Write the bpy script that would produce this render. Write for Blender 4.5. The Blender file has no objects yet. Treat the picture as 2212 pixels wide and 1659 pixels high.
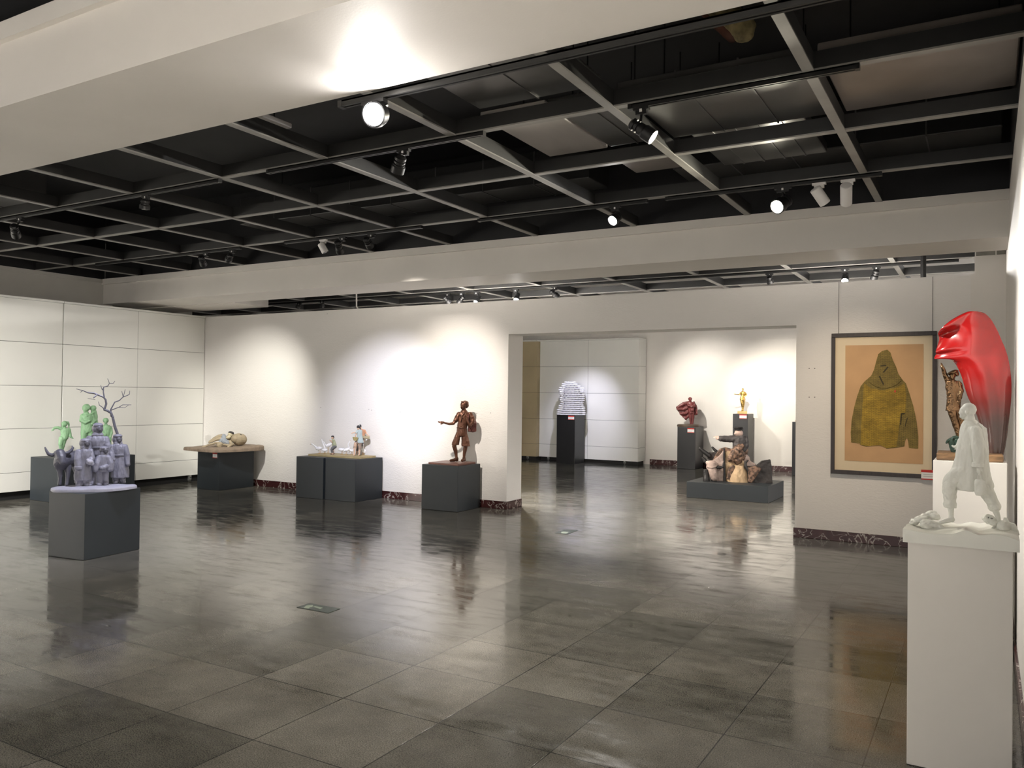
import bpy, bmesh, math, random
from mathutils import Vector, Matrix, noise
random.seed(7)
SC = bpy.context.scene
COL = SC.collection
PI = math.pi
# ------------------------------------------------------------------ camera
W, H, FPX = 2212, 1659, 1759.2
CAM = Vector((0, 0, 1.58))
def cam_axes():
    b = Vector((2131.8 - W/2, -(865.9 - H/2), FPX)).normalized()
    r = math.radians(0.708)
    d = Vector((math.cos(r), -math.sin(r), 0))
    u = b.cross(d).normalized()
    if u.y < 0: u = -u
    x = b.cross(u)
    if x.x < 0: x = -x
    return x, b, u            # world axes expressed in camera coords (right, up, forward)
AX, AY, AZ = cam_axes()
def w_of(c): return Vector((AX.dot(c), AY.dot(c), AZ.dot(c)))
C_RIGHT, C_UP, C_FWD = w_of(Vector((1,0,0))), w_of(Vector((0,1,0))), w_of(Vector((0,0,1)))
cd = bpy.data.cameras.new('camera'); cam = bpy.data.objects.new('camera', cd); COL.objects.link(cam)
m = Matrix((C_RIGHT, C_UP, -C_FWD)).transposed().to_4x4(); m.translation = CAM
cam.matrix_world = m
cd.sensor_fit = 'HORIZONTAL'; cd.sensor_width = 36.0; cd.lens = FPX / W * 36.0; cd.clip_start = 0.05; cd.clip_end = 100
SC.camera = cam
# ------------------------------------------------------------------ world / exposure
wd = bpy.data.worlds.new('world'); SC.world = wd; wd.use_nodes = True
wd.node_tree.nodes['Background'].inputs[0].default_value = (1.0, 0.955, 0.91, 1)
wd.node_tree.nodes['Background'].inputs[1].default_value = 0.62
SC.view_settings.view_transform = 'Standard'; SC.view_settings.look = 'None'
SC.view_settings.gamma = 1.0; SC.view_settings.use_curve_mapping = False
SC.view_settings.exposure = 1.4
WARM = (1.0, 0.86, 0.70); NEUT = (1.0, 0.965, 0.915); COOL = (0.86, 0.87, 1.0); YELL = (1.0, 0.93, 0.74)

def ray(px, py): return w_of(Vector((px - W/2, -(py - H/2), FPX)))
def at(px, py, axis, val):
    r = ray(px, py); i = 'xyz'.index(axis)
    return CAM + r * ((val - CAM[i]) / r[i])
# ------------------------------------------------------------------ materials
MATS = {}
def mat(name, col, rough=0.5, metal=0.0, nscale=None, namt=0.0, bump=0.0, bscale=None, coat=0.0, col2=None, emit=None, spec=None, stretch=None, sharp=0.15):
    if name in MATS: return MATS[name]
    m = bpy.data.materials.new(name); m.use_nodes = True; nt = m.node_tree; bs = nt.nodes['Principled BSDF']
    bs.inputs['Base Color'].default_value = (*col, 1); bs.inputs['Roughness'].default_value = rough
    bs.inputs['Metallic'].default_value = metal; bs.inputs['Coat Weight'].default_value = coat
    if coat: bs.inputs['Coat Roughness'].default_value = 0.06
    if spec is not None: bs.inputs['Specular IOR Level'].default_value = spec
    tc = nt.nodes.new('ShaderNodeTexCoord'); mp = nt.nodes.new('ShaderNodeMapping')
    nt.links.new(tc.outputs['Object'], mp.inputs['Vector'])
    if stretch: mp.inputs['Scale'].default_value = stretch
    n = nt.nodes.new('ShaderNodeTexNoise'); n.inputs['Scale'].default_value = nscale or 8; n.inputs['Detail'].default_value = 6
    nt.links.new(mp.outputs[0], n.inputs['Vector'])
    c2 = col2 or tuple(max(0, c * (1 - namt)) for c in col)
    rp = nt.nodes.new('ShaderNodeValToRGB'); rp.color_ramp.elements[0].position = 0.5 - sharp; rp.color_ramp.elements[1].position = 0.5 + sharp
    rp.color_ramp.elements[0].color = (*c2, 1); rp.color_ramp.elements[1].color = (*col, 1)
    nt.links.new(n.outputs['Fac'], rp.inputs[0]); nt.links.new(rp.outputs[0], bs.inputs['Base Color'])
    if bump:
        n2 = nt.nodes.new('ShaderNodeTexNoise'); n2.inputs['Scale'].default_value = bscale or 60; n2.inputs['Detail'].default_value = 4
        nt.links.new(mp.outputs[0], n2.inputs['Vector'])
        b = nt.nodes.new('ShaderNodeBump'); b.inputs['Strength'].default_value = bump; b.inputs['Distance'].default_value = 0.01
        nt.links.new(n2.outputs['Fac'], b.inputs['Height']); nt.links.new(b.outputs[0], bs.inputs['Normal'])
    if emit:
        bs.inputs['Emission Color'].default_value = (*emit[0], 1); bs.inputs['Emission Strength'].default_value = emit[1]
    MATS[name] = m; return m

def floor_mat():
    m = bpy.data.materials.new('polished_granite_tiles'); m.use_nodes = True; nt = m.node_tree; bs = nt.nodes['Principled BSDF']
    N = nt.nodes.new; L = nt.links.new
    tc = N('ShaderNodeTexCoord')
    br = N('ShaderNodeTexBrick'); br.offset = 0.0; br.squash = 1.0
    for k, v in (('Scale', 1.0), ('Mortar Size', 0.0035), ('Mortar Smooth', 0.2), ('Bias', 0.0), ('Brick Width', 0.604), ('Row Height', 0.6)): br.inputs[k].default_value = v
    br.inputs['Color1'].default_value = (0, 0, 0, 1); br.inputs['Color2'].default_value = (1, 1, 1, 1); br.inputs['Mortar'].default_value = (0.5, 0.5, 0.5, 1)
    L(tc.outputs['Object'], br.inputs['Vector'])
    ramp = N('ShaderNodeValToRGB'); e = ramp.color_ramp.elements
    e[0].position = 0; e[0].color = (0.080, 0.077, 0.066, 1); e[1].position = 1; e[1].color = (0.136, 0.127, 0.108, 1)
    e2 = ramp.color_ramp.elements.new(0.5); e2.color = (0.112, 0.105, 0.089, 1)
    L(br.outputs['Color'], ramp.inputs[0])
    sp = N('ShaderNodeTexNoise'); sp.inputs['Scale'].default_value = 170; sp.inputs['Detail'].default_value = 3; L(tc.outputs['Object'], sp.inputs['Vector'])
    r2 = N('ShaderNodeMapRange'); r2.inputs['From Min'].default_value = 0.3; r2.inputs['From Max'].default_value = 0.7; r2.inputs['To Min'].default_value = 0.4; r2.inputs['To Max'].default_value = 1.6
    L(sp.outputs['Fac'], r2.inputs[0])
    st = N('ShaderNodeTexNoise'); st.inputs['Scale'].default_value = 2.6; st.inputs['Detail'].default_value = 7; st.inputs['Roughness'].default_value = 0.65; L(tc.outputs['Object'], st.inputs['Vector'])
    r3 = N('ShaderNodeMapRange'); r3.inputs['From Min'].default_value = 0.3; r3.inputs['From Max'].default_value = 0.7; r3.inputs['To Min'].default_value = 0.64; r3.inputs['To Max'].default_value = 1.22
    L(st.outputs['Fac'], r3.inputs[0])
    mu = N('ShaderNodeMath'); mu.operation = 'MULTIPLY'; L(r2.outputs[0], mu.inputs[0]); L(r3.outputs[0], mu.inputs[1])
    vm = N('ShaderNodeVectorMath'); vm.operation = 'SCALE'; L(ramp.outputs[0], vm.inputs[0]); L(mu.outputs[0], vm.inputs['Scale'])
    mx = N('ShaderNodeMix'); mx.data_type = 'RGBA'; L(br.outputs['Fac'], mx.inputs['Factor']); L(vm.outputs[0], mx.inputs[6]); mx.inputs[7].default_value = (0.02, 0.02, 0.018, 1)
    L(mx.outputs[2], bs.inputs['Base Color'])
    # worn polish: roughness varies with stains and per tile
    wn = N('ShaderNodeTexNoise'); wn.inputs['Scale'].default_value = 4.5; wn.inputs['Detail'].default_value = 8; wn.inputs['Roughness'].default_value = 0.7
    mp = N('ShaderNodeMapping'); mp.inputs['Scale'].default_value = (0.6, 2.0, 1); L(tc.outputs['Object'], mp.inputs['Vector']); L(mp.outputs[0], wn.inputs['Vector'])
    r4 = N('ShaderNodeMapRange'); r4.inputs['From Min'].default_value = 0.40; r4.inputs['From Max'].default_value = 0.64; r4.inputs['To Min'].default_value = 0.04; r4.inputs['To Max'].default_value = 0.22
    L(wn.outputs['Fac'], r4.inputs[0])
    ad = N('ShaderNodeMath'); ad.operation = 'MULTIPLY_ADD'; L(br.outputs['Color'], ad.inputs[0]); ad.inputs[1].default_value = 0.04; L(r4.outputs[0], ad.inputs[2])
    L(ad.outputs[0], bs.inputs['Roughness'])
    bs.inputs['IOR'].default_value = 1.5
    bp = N('ShaderNodeBump'); bp.inputs['Strength'].default_value = 0.35; bp.inputs['Distance'].default_value = 0.002; bp.invert = True
    L(br.outputs['Fac'], bp.inputs['Height']); L(bp.outputs[0], bs.inputs['Normal'])
    return m

def plaster_mat():
    m = bpy.data.materials.new('rippled_white_plaster'); m.use_nodes = True; nt = m.node_tree; bs = nt.nodes['Principled BSDF']; N = nt.nodes.new; L = nt.links.new
    bs.inputs['Base Color'].default_value = (0.74, 0.715, 0.685, 1); bs.inputs['Roughness'].default_value = 0.7; bs.inputs['Specular IOR Level'].default_value = 0.2
    tc = N('ShaderNodeTexCoord'); mp = N('ShaderNodeMapping'); mp.inputs['Scale'].default_value = (1, 1, 2.4); L(tc.outputs['Object'], mp.inputs['Vector'])
    n = N('ShaderNodeTexNoise'); n.inputs['Scale'].default_value = 17; n.inputs['Detail'].default_value = 3; n.inputs['Distortion'].default_value = 1.5; L(mp.outputs[0], n.inputs['Vector'])
    b = N('ShaderNodeBump'); b.inputs['Strength'].default_value = 0.26; b.inputs['Distance'].default_value = 0.012; L(n.outputs['Fac'], b.inputs['Height']); L(b.outputs[0], bs.inputs['Normal'])
    return m

def marble_mat():
    m = bpy.data.materials.new('dark_veined_marble'); m.use_nodes = True; nt = m.node_tree; bs = nt.nodes['Principled BSDF']; N = nt.nodes.new; L = nt.links.new
    bs.inputs['Roughness'].default_value = 0.18
    tc = N('ShaderNodeTexCoord')
    n = N('ShaderNodeTexNoise'); n.inputs['Scale'].default_value = 5; n.inputs['Detail'].default_value = 8; n.inputs['Distortion'].default_value = 1.2; L(tc.outputs['Object'], n.inputs['Vector'])
    r = N('ShaderNodeValToRGB'); e = r.color_ramp.elements
    e[0].position = 0.0; e[0].color = (0.012, 0.006, 0.006, 1); e[1].position = 1.0; e[1].color = (0.02, 0.008, 0.008, 1)
    for p, c in ((0.44, (0.05, 0.014, 0.014)), (0.505, (0.06, 0.02, 0.02)), (0.52, (0.5, 0.46, 0.42)), (0.535, (0.05, 0.015, 0.015))):
        q = r.color_ramp.elements.new(p); q.color = (*c, 1)
    L(n.outputs['Fac'], r.inputs[0]); L(r.outputs[0], bs.inputs['Base Color'])
    return m

def knit_mat(name, c1, c2):
    m = bpy.data.materials.new(name); m.use_nodes = True; nt = m.node_tree; bs = nt.nodes['Principled BSDF']; N = nt.nodes.new; L = nt.links.new
    bs.inputs['Roughness'].default_value = 0.9
    tc = N('ShaderNodeTexCoord'); br = N('ShaderNodeTexBrick'); br.offset = 0.5
    mp = N('ShaderNodeMapping'); mp.inputs['Rotation'].default_value = (PI/2, 0, 0)
    L(tc.outputs['Object'], mp.inputs['Vector']); L(mp.outputs[0], br.inputs['Vector'])
    for k, v in (('Scale', 1.0), ('Mortar Size', 0.0018), ('Mortar Smooth', 0.6), ('Brick Width', 0.035), ('Row Height', 0.0095)): br.inputs[k].default_value = v
    br.inputs['Color1'].default_value = (*c1, 1); br.inputs['Color2'].default_value = (*c2, 1); br.inputs['Mortar'].default_value = (c2[0]*.35, c2[1]*.35, c2[2]*.35, 1)
    n = N('ShaderNodeTexNoise'); n.inputs['Scale'].default_value = 9; n.inputs['Detail'].default_value = 6; L(tc.outputs['Object'], n.inputs['Vector'])
    mr = N('ShaderNodeMapRange'); mr.inputs['From Min'].default_value = .3; mr.inputs['From Max'].default_value = .7; mr.inputs['To Min'].default_value = .65; mr.inputs['To Max'].default_value = 1.15; L(n.outputs['Fac'], mr.inputs[0])
    vm = N('ShaderNodeVectorMath'); vm.operation = 'SCALE'; L(br.outputs['Color'], vm.inputs[0]); L(mr.outputs[0], vm.inputs['Scale'])
    L(vm.outputs[0], bs.inputs['Base Color'])
    b = N('ShaderNodeBump'); b.inputs['Strength'].default_value = .5; b.inputs['Distance'].default_value = .003; b.invert = True; L(br.outputs['Fac'], b.inputs['Height']); L(b.outputs[0], bs.inputs['Normal'])
    return m

M_FLOOR = floor_mat(); M_PLASTER = plaster_mat(); M_MARBLE = marble_mat()
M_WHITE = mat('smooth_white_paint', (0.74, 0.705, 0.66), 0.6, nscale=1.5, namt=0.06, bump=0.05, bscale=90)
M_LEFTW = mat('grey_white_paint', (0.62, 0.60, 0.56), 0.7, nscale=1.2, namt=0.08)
M_BLACK = mat('black_ceiling_paint', (0.012, 0.012, 0.014), 0.6, nscale=4, namt=0.3)
M_BAR = mat('shaded_bar_side', (0.022, 0.022, 0.022), 0.5, nscale=6, namt=0.2)
M_BAR_LIT = mat('lit_bar_underside', (0.30, 0.29, 0.27), 0.45, nscale=3, namt=0.25)  # paler underside, darker sides: bounce light from the floor put into the colours
M_DUCT = mat('glossy_dark_metal_sheet', (0.14, 0.137, 0.135), 0.3, 0.6, nscale=1.4, namt=0.35, bump=.05, bscale=3)
M_DUCTB = mat('grey_brown_metal_sheet', (0.30, 0.265, 0.245), 0.38, 0.4, nscale=1.3, namt=0.35, bump=.05, bscale=3)
M_TRACK = mat('black_track_plastic', (0.012, 0.012, 0.012), 0.4)
M_PANEL = mat('cream_display_board', (0.78, 0.775, 0.73), 0.55, nscale=1.0, namt=0.05)
M_PANELT = mat('tan_display_board', (0.44, 0.36, 0.22), 0.6, nscale=1.4, namt=0.12)
M_GAP = mat('black_recess', (0.008, 0.008, 0.008), 0.7)
M_PEDG = mat('slate_grey_pedestal_paint', (0.020, 0.026, 0.031), 0.5, nscale=2, namt=0.15)
M_PEDK = mat('black_pedestal_paint', (0.012, 0.012, 0.013), 0.35, nscale=2, namt=0.1)
M_PEDW = mat('white_pedestal_paint', (0.72, 0.69, 0.64), 0.35, nscale=2, namt=0.05)
M_RED = mat('label_red', (0.55, 0.03, 0.02), 0.5)
M_CARD = mat('label_white', (0.85, 0.84, 0.82), 0.5)
M_GREYTXT = mat('label_print', (0.35, 0.33, 0.32), 0.6)
# ------------------------------------------------------------------ mesh helpers
def link(o, parent=None):
    COL.objects.link(o)
    if parent: o.parent = parent
    return o
def obj(name, me, material, parent=None, loc=None):
    o = bpy.data.objects.new(name, me)
    if material is not None:
        for mm in (material if isinstance(material, (list, tuple)) else [material]): me.materials.append(mm)
    if loc: o.location = loc
    return link(o, parent)
def thing(name, label, cat, loc=(0,0,0), rotz=0, group=None):
    o = bpy.data.objects.new(name, None); o.empty_display_size = 0.1; COL.objects.link(o)
    o.location = loc; o.rotation_euler = (0, 0, rotz); o['label'] = label; o['category'] = cat
    if group: o['group'] = group
    return o
def tag(o, label, cat, group=None):
    o['label'] = label; o['category'] = cat
    if group: o['group'] = group
    return o
def struct(name, me, material, loc=None):
    o = obj(name, me, material, None, loc); o['kind'] = 'structure'; return o
class MB:
    def __init__(s): s.bm = bmesh.new()
    def box(s, x0, x1, y0, y1, z0, z1, bevel=0, mi=0):
        vs = [s.bm.verts.new((x, y, z)) for x in (x0, x1) for y in (y0, y1) for z in (z0, z1)]
        fs = [s.bm.faces.new([vs[i] for i in f]) for f in ((0,1,3,2),(4,6,7,5),(0,4,5,1),(2,3,7,6),(0,2,6,4),(1,5,7,3))]
        for f in fs: f.material_index = mi
        if bevel:
            es = list({e for f in fs for e in f.edges})
            bmesh.ops.bevel(s.bm, geom=es, offset=bevel, segments=2, affect='EDGES', profile=0.5)
        return s
    def rings(s, rings, closed=True, cap=True):
        R = [[s.bm.verts.new(p) for p in r] for r in rings]; n = len(R[0])
        for a, b in zip(R, R[1:]):
            for i in range(n if closed else n - 1):
                j = (i + 1) % n
                s.bm.faces.new((a[i], a[j], b[j], b[i]))
        if cap and closed:
            s.bm.faces.new(R[0][::-1]); s.bm.faces.new(R[-1])
        return s
    def lathe(s, prof, seg=20, axis=None, origin=(0,0,0)):
        q = axis.to_track_quat('Z', 'Y').to_matrix() if axis else Matrix.Identity(3); o = Vector(origin)
        return s.rings([[o + q @ Vector((max(r, 1e-4)*math.cos(2*PI*i/seg), max(r, 1e-4)*math.sin(2*PI*i/seg), z)) for i in range(seg)] for r, z in prof])
    def capsule(s, p1, p2, r1, r2, seg=14, hs=5):
        p1 = Vector(p1); p2 = Vector(p2); d = p2 - p1; ln = d.length
        if ln < 1e-6: d = Vector((0,0,1)); 
        d.normalize()
        prof = [(r1*math.cos(a), -r1*math.sin(a)) for a in [PI/2*(1 - i/hs) for i in range(hs + 1)]]
        prof += [(r2*math.cos(a), ln + r2*math.sin(a)) for a in [PI/2*i/hs for i in range(hs + 1)]]
        return s.lathe(prof, seg, d, p1)
    def prism(s, pts, v):
        a = [Vector(p) for p in pts]; v = Vector(v)
        return s.rings([a, [p + v for p in a]])
    def mesh(s, name='m', smooth=False, ang=None):
        bmesh.ops.recalc_face_normals(s.bm, faces=s.bm.faces)
        me = bpy.data.meshes.new(name); s.bm.to_mesh(me); s.bm.free()
        if smooth: me.polygons.foreach_set('use_smooth', [True]*len(me.polygons))
        return me
def shade(me, ang=35):
    me.polygons.foreach_set('use_smooth', [True]*len(me.polygons))
    try: me.set_sharp_from_angle(angle=math.radians(ang))
    except Exception: pass
    return me
def boxm(*a, **k): return MB().box(*a, **k).mesh()
def apply_mods(me, setup):
    o = bpy.data.objects.new('tmp', me); COL.objects.link(o); setup(o)
    dg = bpy.context.evaluated_depsgraph_get(); ev = o.evaluated_get(dg)
    out = bpy.data.meshes.new_from_object(ev)
    bpy.data.objects.remove(o); bpy.data.meshes.remove(me)
    return out
# ------------------------------------------------------------------ sculpting frame: a local frame standing at a base point
class Fr:
    def __init__(s, root, crop):
        s.root = Vector(root); s.x0, s.y0, s.sc = crop
        d = Vector((s.root.x - CAM.x, s.root.y - CAM.y, 0)).normalized()
        s.yv = d; s.xv = Vector((d.y, -d.x, 0)); s.rotz = math.atan2(s.xv.y, s.xv.x)
        s.k = (s.root - CAM).dot(C_FWD) / (FPX * s.sc)
    def L(s, x, y, d=0):
        r = ray(s.x0 + x/s.sc, s.y0 + y/s.sc); dd = d*s.k
        t = ((s.root - CAM).dot(s.yv) + dd) / r.dot(s.yv)
        p = CAM + r*t - s.root
        return Vector((p.dot(s.xv), dd, p.z))
    def dz(s, x, y, z):      # depth (in crop pixels) at which this point of the photo stands at height z above the base
        r = ray(s.x0 + x/s.sc, s.y0 + y/s.sc); t = (s.root.z + z - CAM.z)/r.z
        return ((CAM + r*t - s.root).dot(s.yv))/s.k
    def thing(s, name, label, cat, group=None): return thing(name, label, cat, s.root, s.rotz, group)
def P3(fr, p): return fr.L(*p)
def add_prims(mb, fr, prims):
    k = fr.k
    for q in prims:
        t = q[0]
        if t == 'c': mb.capsule(P3(fr, q[1]), P3(fr, q[2]), q[3]*k, q[4]*k)
        elif t == 'l':
            for a, b in zip(q[1], q[1][1:]): mb.capsule(fr.L(*a[:3]), fr.L(*b[:3]), a[3]*k, b[3]*k, seg=16, hs=6)
        elif t == 'e':
            c = P3(fr, q[1]); rx, ry, rz = [v*k for v in q[2]]; rot = Matrix.Rotation(math.radians(q[3] if len(q) > 3 else 0), 3, 'Y')
            n, mm = 18, 10
            mb.rings([[c + rot @ Vector((rx*math.sin(PI*max(j, .02)/mm if j < mm else PI*.998)*math.cos(2*PI*i/n), ry*math.sin(PI*max(j, .02)/mm if j < mm else PI*.998)*math.sin(2*PI*i/n), rz*math.cos(PI*j/mm))) for i in range(n)] for j in range(mm + 1)])
        elif t == 'f':
            n = 22
            mb.rings([[fr.L(x, y, d) + Vector((rx*k*math.cos(2*PI*i/n), ry*k*math.sin(2*PI*i/n), 0)) for i in range(n)] for x, y, d, rx, ry in q[1]])
        elif t == 'p': mb.rings([[fr.L(x, y, q[2]) for x, y in q[1]], [fr.L(x, y, q[3]) for x, y in q[1]]])
        elif t == 'b':
            c = P3(fr, q[1]); hx, hy, hz = [v*k for v in q[2]]; rot = Matrix.Rotation(math.radians(q[3] if len(q) > 3 else 0), 3, 'Y')
            a = [c + rot @ Vector((x, y, -hz)) for x, y in ((-hx,-hy),(hx,-hy),(hx,hy),(-hx,hy))]
            b = [p + rot @ Vector((0, 0, 2*hz)) for p in a]; mb.rings([a, b])
def sculpt(fr, prims, vox, smooth=4, fold=0.0, fscale=6.0, fst=(1, 1, .5), floor=None, seed=0):
    mb = MB(); add_prims(mb, fr, prims); bmesh.ops.recalc_face_normals(mb.bm, faces=mb.bm.faces)
    me = mb.mesh()
    def su(o):
        r = o.modifiers.new('r', 'REMESH'); r.mode = 'VOXEL'; r.voxel_size = vox*fr.k
        if smooth:
            q = o.modifiers.new('s', 'SMOOTH'); q.iterations = smooth; q.factor = 0.5
    me = apply_mods(me, su)
    if fold:
        unit = fr.k
        nr = [v.normal.copy() for v in me.vertices]
        for v, n in zip(me.vertices, nr):
            p = v.co/unit/fscale; p = Vector((p.x*fst[0], p.y*fst[1], p.z*fst[2])) + Vector((seed*7.3, 0, seed*3.1))
            f = noise.noise(p) * 0.7 + 0.3*noise.noise(p*2.3)
            v.co += n*(f*fold*unit)
    if floor is not None:
        for v in me.vertices:
            if v.co.z < floor: v.co.z = floor
    me.polygons.foreach_set('use_smooth', [True]*len(me.polygons)); me.update()
    return me
def hand(x, y, d, s, ang, curl=0.25):
    """palm and five separate fingers, pointing along the image angle ang (degrees, 0 = right, 90 = up)"""
    a = math.radians(ang); ux, uy = math.cos(a), -math.sin(a); px, py = -uy, ux
    out = [('c', (x, y, d), (x + ux*s*.55, y + uy*s*.55, d), s*.24, s*.27)]
    for i, ln in enumerate((.62, .72, .68, .52)):
        o = (i - 1.5)*.16*s; b = (x + ux*s*.6 + px*o*.5, y + uy*s*.6 + py*o*.5, d + o*.9)
        m_ = (b[0] + ux*ln*s*.5, b[1] + uy*ln*s*.5, b[2]); e = (m_[0] + (ux*.8 - px*curl*2)*ln*s*.45, m_[1] + (uy*.8 - py*curl*2)*ln*s*.45, m_[2])
        out.append(('l', [(*b, s*.085), (*m_, s*.08), (*e, s*.06)]))
    tb = (x + ux*s*.15 - px*s*.2, y + uy*s*.15 - py*s*.2, d - s*.12)
    out.append(('l', [(*tb, s*.1), (tb[0] + ux*s*.3 - px*s*.22, tb[1] + uy*s*.3 - py*s*.22, tb[2]-s*.05, s*.09), (tb[0] + ux*s*.55 - px*s*.22, tb[1] + uy*s*.55 - py*s*.22, tb[2], s*.065)]))
    return out
def head(x, y, d, r, look=-1, up=0):
    """head seen three quarters, face towards image side look*x and the viewer; r = half width"""
    f = look
    return [('e', (x - f*r*.08, y - r*.18, d), (r*.92, r*1.0, r*1.0)), ('e', (x + f*r*.32, y + r*.35, d - r*.35), (r*.58, r*.6, r*.75)),
            ('e', (x + f*r*.4, y + r*.92, d - r*.5), (r*.28, r*.28, r*.22)),
            ('c', (x + f*r*.72, y + r*.02, d - r*.75), (x + f*r*.86, y + r*.34, d - r*.88), r*.1, r*.15),
            ('e', (x + f*r*.68, y - r*.12, d - r*.55), (r*.28, r*.42, r*.12)),
            ('e', (x + f*r*.66, y + r*.62, d - r*.72), (r*.22, r*.2, r*.1)),
            ('e', (x - f*r*.35, y + r*.18, d - r*.82), (r*.14, r*.1, r*.24))]
# ------------------------------------------------------------------ the room
YW, YW2, XR, ZG = 9.695, 10.1, 0.162, 3.42
XL = -12.75
fl = struct('floor', boxm(-20, 3, -10, 20, -0.1, 0), M_FLOOR)
me = fl.data
for v in me.vertices: v.co -= Vector((-1.06, 3.23, 0))
fl.location = (-1.06, 3.23, 0)
struct('ceiling', boxm(-16, 0.6, -6.2, 18.6, 4.5, 4.65), M_BLACK)
struct('wall_right', boxm(XR, 0.5, -6, 12.8, 0, ZG), M_WHITE)
struct('wall_right_upper', boxm(XR, 0.5, -6, 12.8, ZG, 4.5), M_BLACK)
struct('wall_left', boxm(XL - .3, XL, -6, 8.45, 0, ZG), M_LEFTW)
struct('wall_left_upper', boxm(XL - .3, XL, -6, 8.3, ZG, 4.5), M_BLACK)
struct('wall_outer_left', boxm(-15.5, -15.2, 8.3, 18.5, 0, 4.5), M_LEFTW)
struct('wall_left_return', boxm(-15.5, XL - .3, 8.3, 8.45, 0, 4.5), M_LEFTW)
mb = MB(); FW = 18.1
mb.box(-15.5, .5, FW, FW + .3, 0, 4.5)
struct('wall_far', mb.mesh(), M_WHITE)
mb = MB()
mb.box(-11.97, -5.72, YW, YW2, 0, 2.42); mb.box(-1.89, XR, YW, YW2, 0, 2.42); mb.box(-11.97, XR, YW, YW2, 2.42, 2.89)
struct('wall_partition', mb.mesh(), M_PLASTER)
def base(name, *a): struct(name, boxm(*a, bevel=.003), M_MARBLE)
base('baseboard_partition_left', -11.95, -5.705, YW - .015, YW, 0, .108)
base('baseboard_jamb', -5.72, -5.705, YW, YW2, 0, .108)
base('baseboard_partition_right', -1.905, XR - .016, YW - .015, YW, 0, .108)
base('baseboard_far', -6.8, XR - .016, FW - .015, FW, 0, .12)
base('baseboard_right', XR - .015, XR, -5.9, YW - .016, 0, .1)
# picture rail on the far wall
struct('trim_1', boxm(-6.75, XR, FW - .012, FW, 2.86, 2.885), M_WHITE)
# beams
for i, y0 in ((1, 2.245), (2, 8.28)):
    struct('beam_%d' % i, boxm(XL if i == 1 else -12.75, XR, y0, y0 + .725, 3.012, ZG), M_WHITE)
    struct('beam_%d_upper' % i, boxm(-12.75, XR, y0 + .03, y0 + .70, ZG, 4.5), M_BLACK)
    struct('trim_%d' % (i + 1), boxm(-12.75, XR, y0 - .035, y0, 3.335, 3.425), M_WHITE)
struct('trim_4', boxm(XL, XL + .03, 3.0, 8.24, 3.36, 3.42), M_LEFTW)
# pilaster and the column over it
struct('wall_pilaster', boxm(-.15, XR, YW - .02, YW + .3, 0, 2.895), M_WHITE)
struct('wall_pilaster_top', boxm(-.115, XR, YW, YW + .35, 2.895, 3.08), M_WHITE)
# white soffit of the rear left corner
struct('trim_5', boxm(-15.2, -10.4, 9.0, 9.7, 3.0, 3.12), M_WHITE)
# metal ceiling lattice
n = 10
def bar(x0, x1, y0, y1, z0, z1):
    global n
    mb = MB(); t_ = .004
    if x1 - x0 < y1 - y0: mb.box(x0 + t_, x1 - t_, y0, y1, z0 + .010, z1)
    else: mb.box(x0, x1, y0 + t_, y1 - t_, z0 + .010, z1)
    mb.box(x0, x1, y0, y1, z0, z0 + .010, mi=1)
    struct('trim_%d' % n, mb.mesh(), [M_BAR, M_BAR_LIT]); n += 1
cols = [-0.875 - 1.213*i for i in range(10)]
for x in cols: bar(x - .03, x + .03, 2.97, 8.28, ZG, ZG + .11)
for y in (3.62, 4.80, 5.96, 7.18): bar(XL, XR, y - .028, y + .028, ZG + .004, ZG + .112)
for x in cols[:10]: bar(x - .03, x + .03, -6, 2.245, ZG, ZG + .11)
for y in (-3.6, -2.4, -1.2, 0, 1.2, 2.0): bar(XL, XR, y - .028, y + .028, ZG + .004, ZG + .112)
ZF = 3.23
cols2 = [-0.98 - 1.21*i for i in range(12)]
for x in cols2: bar(x - .03, x + .03, 9.05, FW, ZF, ZF + .11)
for y in (9.6, 10.8, 12.0, 13.2, 14.4, 15.6, 16.8): bar(-15.2, XR, y - .028, y + .028, ZF + .004, ZF + .112)
# ------------------------------------------------------------------ things above the lattice
def sheet(name, label, x0, x1, y0, y1, z0, z1, m_, seams=0, rod=True):
    t = thing(name, label, 'duct' if name == 'duct' else 'ceiling board', ((x0+x1)/2, (y0+y1)/2, z0))
    cx, cy = (x1-x0)/2, (y1-y0)/2
    obj('duct_shell' if name == 'duct' else 'board', boxm(-cx, cx, -cy, cy, 0, z1 - z0, bevel=.01), m_, t)
    for i in range(seams):
        x = -cx + (i + 1)*2*cx/(seams + 1)
        obj('seam', boxm(x - .006, x + .006, -cy - .004, cy + .004, -.006, z1 - z0 + .004), M_DUCT, t)
    if rod:
        for sx in (-.8, .8):
            mb = MB(); mb.lathe([(.006, z1 - z0), (.006, 4.5 - z0)], 8, None, (sx*cx, 0, 0)); obj('hanger_rod', mb.mesh(), M_TRACK, t)
    return t
M_PALE = mat('pale_grey_board', (.40, .37, .35), .5, nscale=1.5, namt=.35, stretch=(1, .3, 1))
sheet('ceiling_board', 'wide shiny dark metal board above the lattice beside the lit black spotlight', -2.06, -.905, 4.83, 5.93, 3.545, 3.60, M_DUCT, 2)
sheet('ceiling_board', 'wide brownish metal board above the lattice against the right wall', -.84, .15, 4.83, 5.93, 3.545, 3.60, M_DUCTB, 0)
sheet('ceiling_board', 'dark glossy board above the lattice near the bright lamp under the front beam', -3.05, -2.13, 3.70, 4.74, 3.56, 3.62, M_DUCT, 1)
sheet('ceiling_board', 'pale grey board in the middle of the ceiling lattice', -3.12, -2.6, 4.85, 5.92, 3.545, 3.59, M_PALE, 0)
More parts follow.
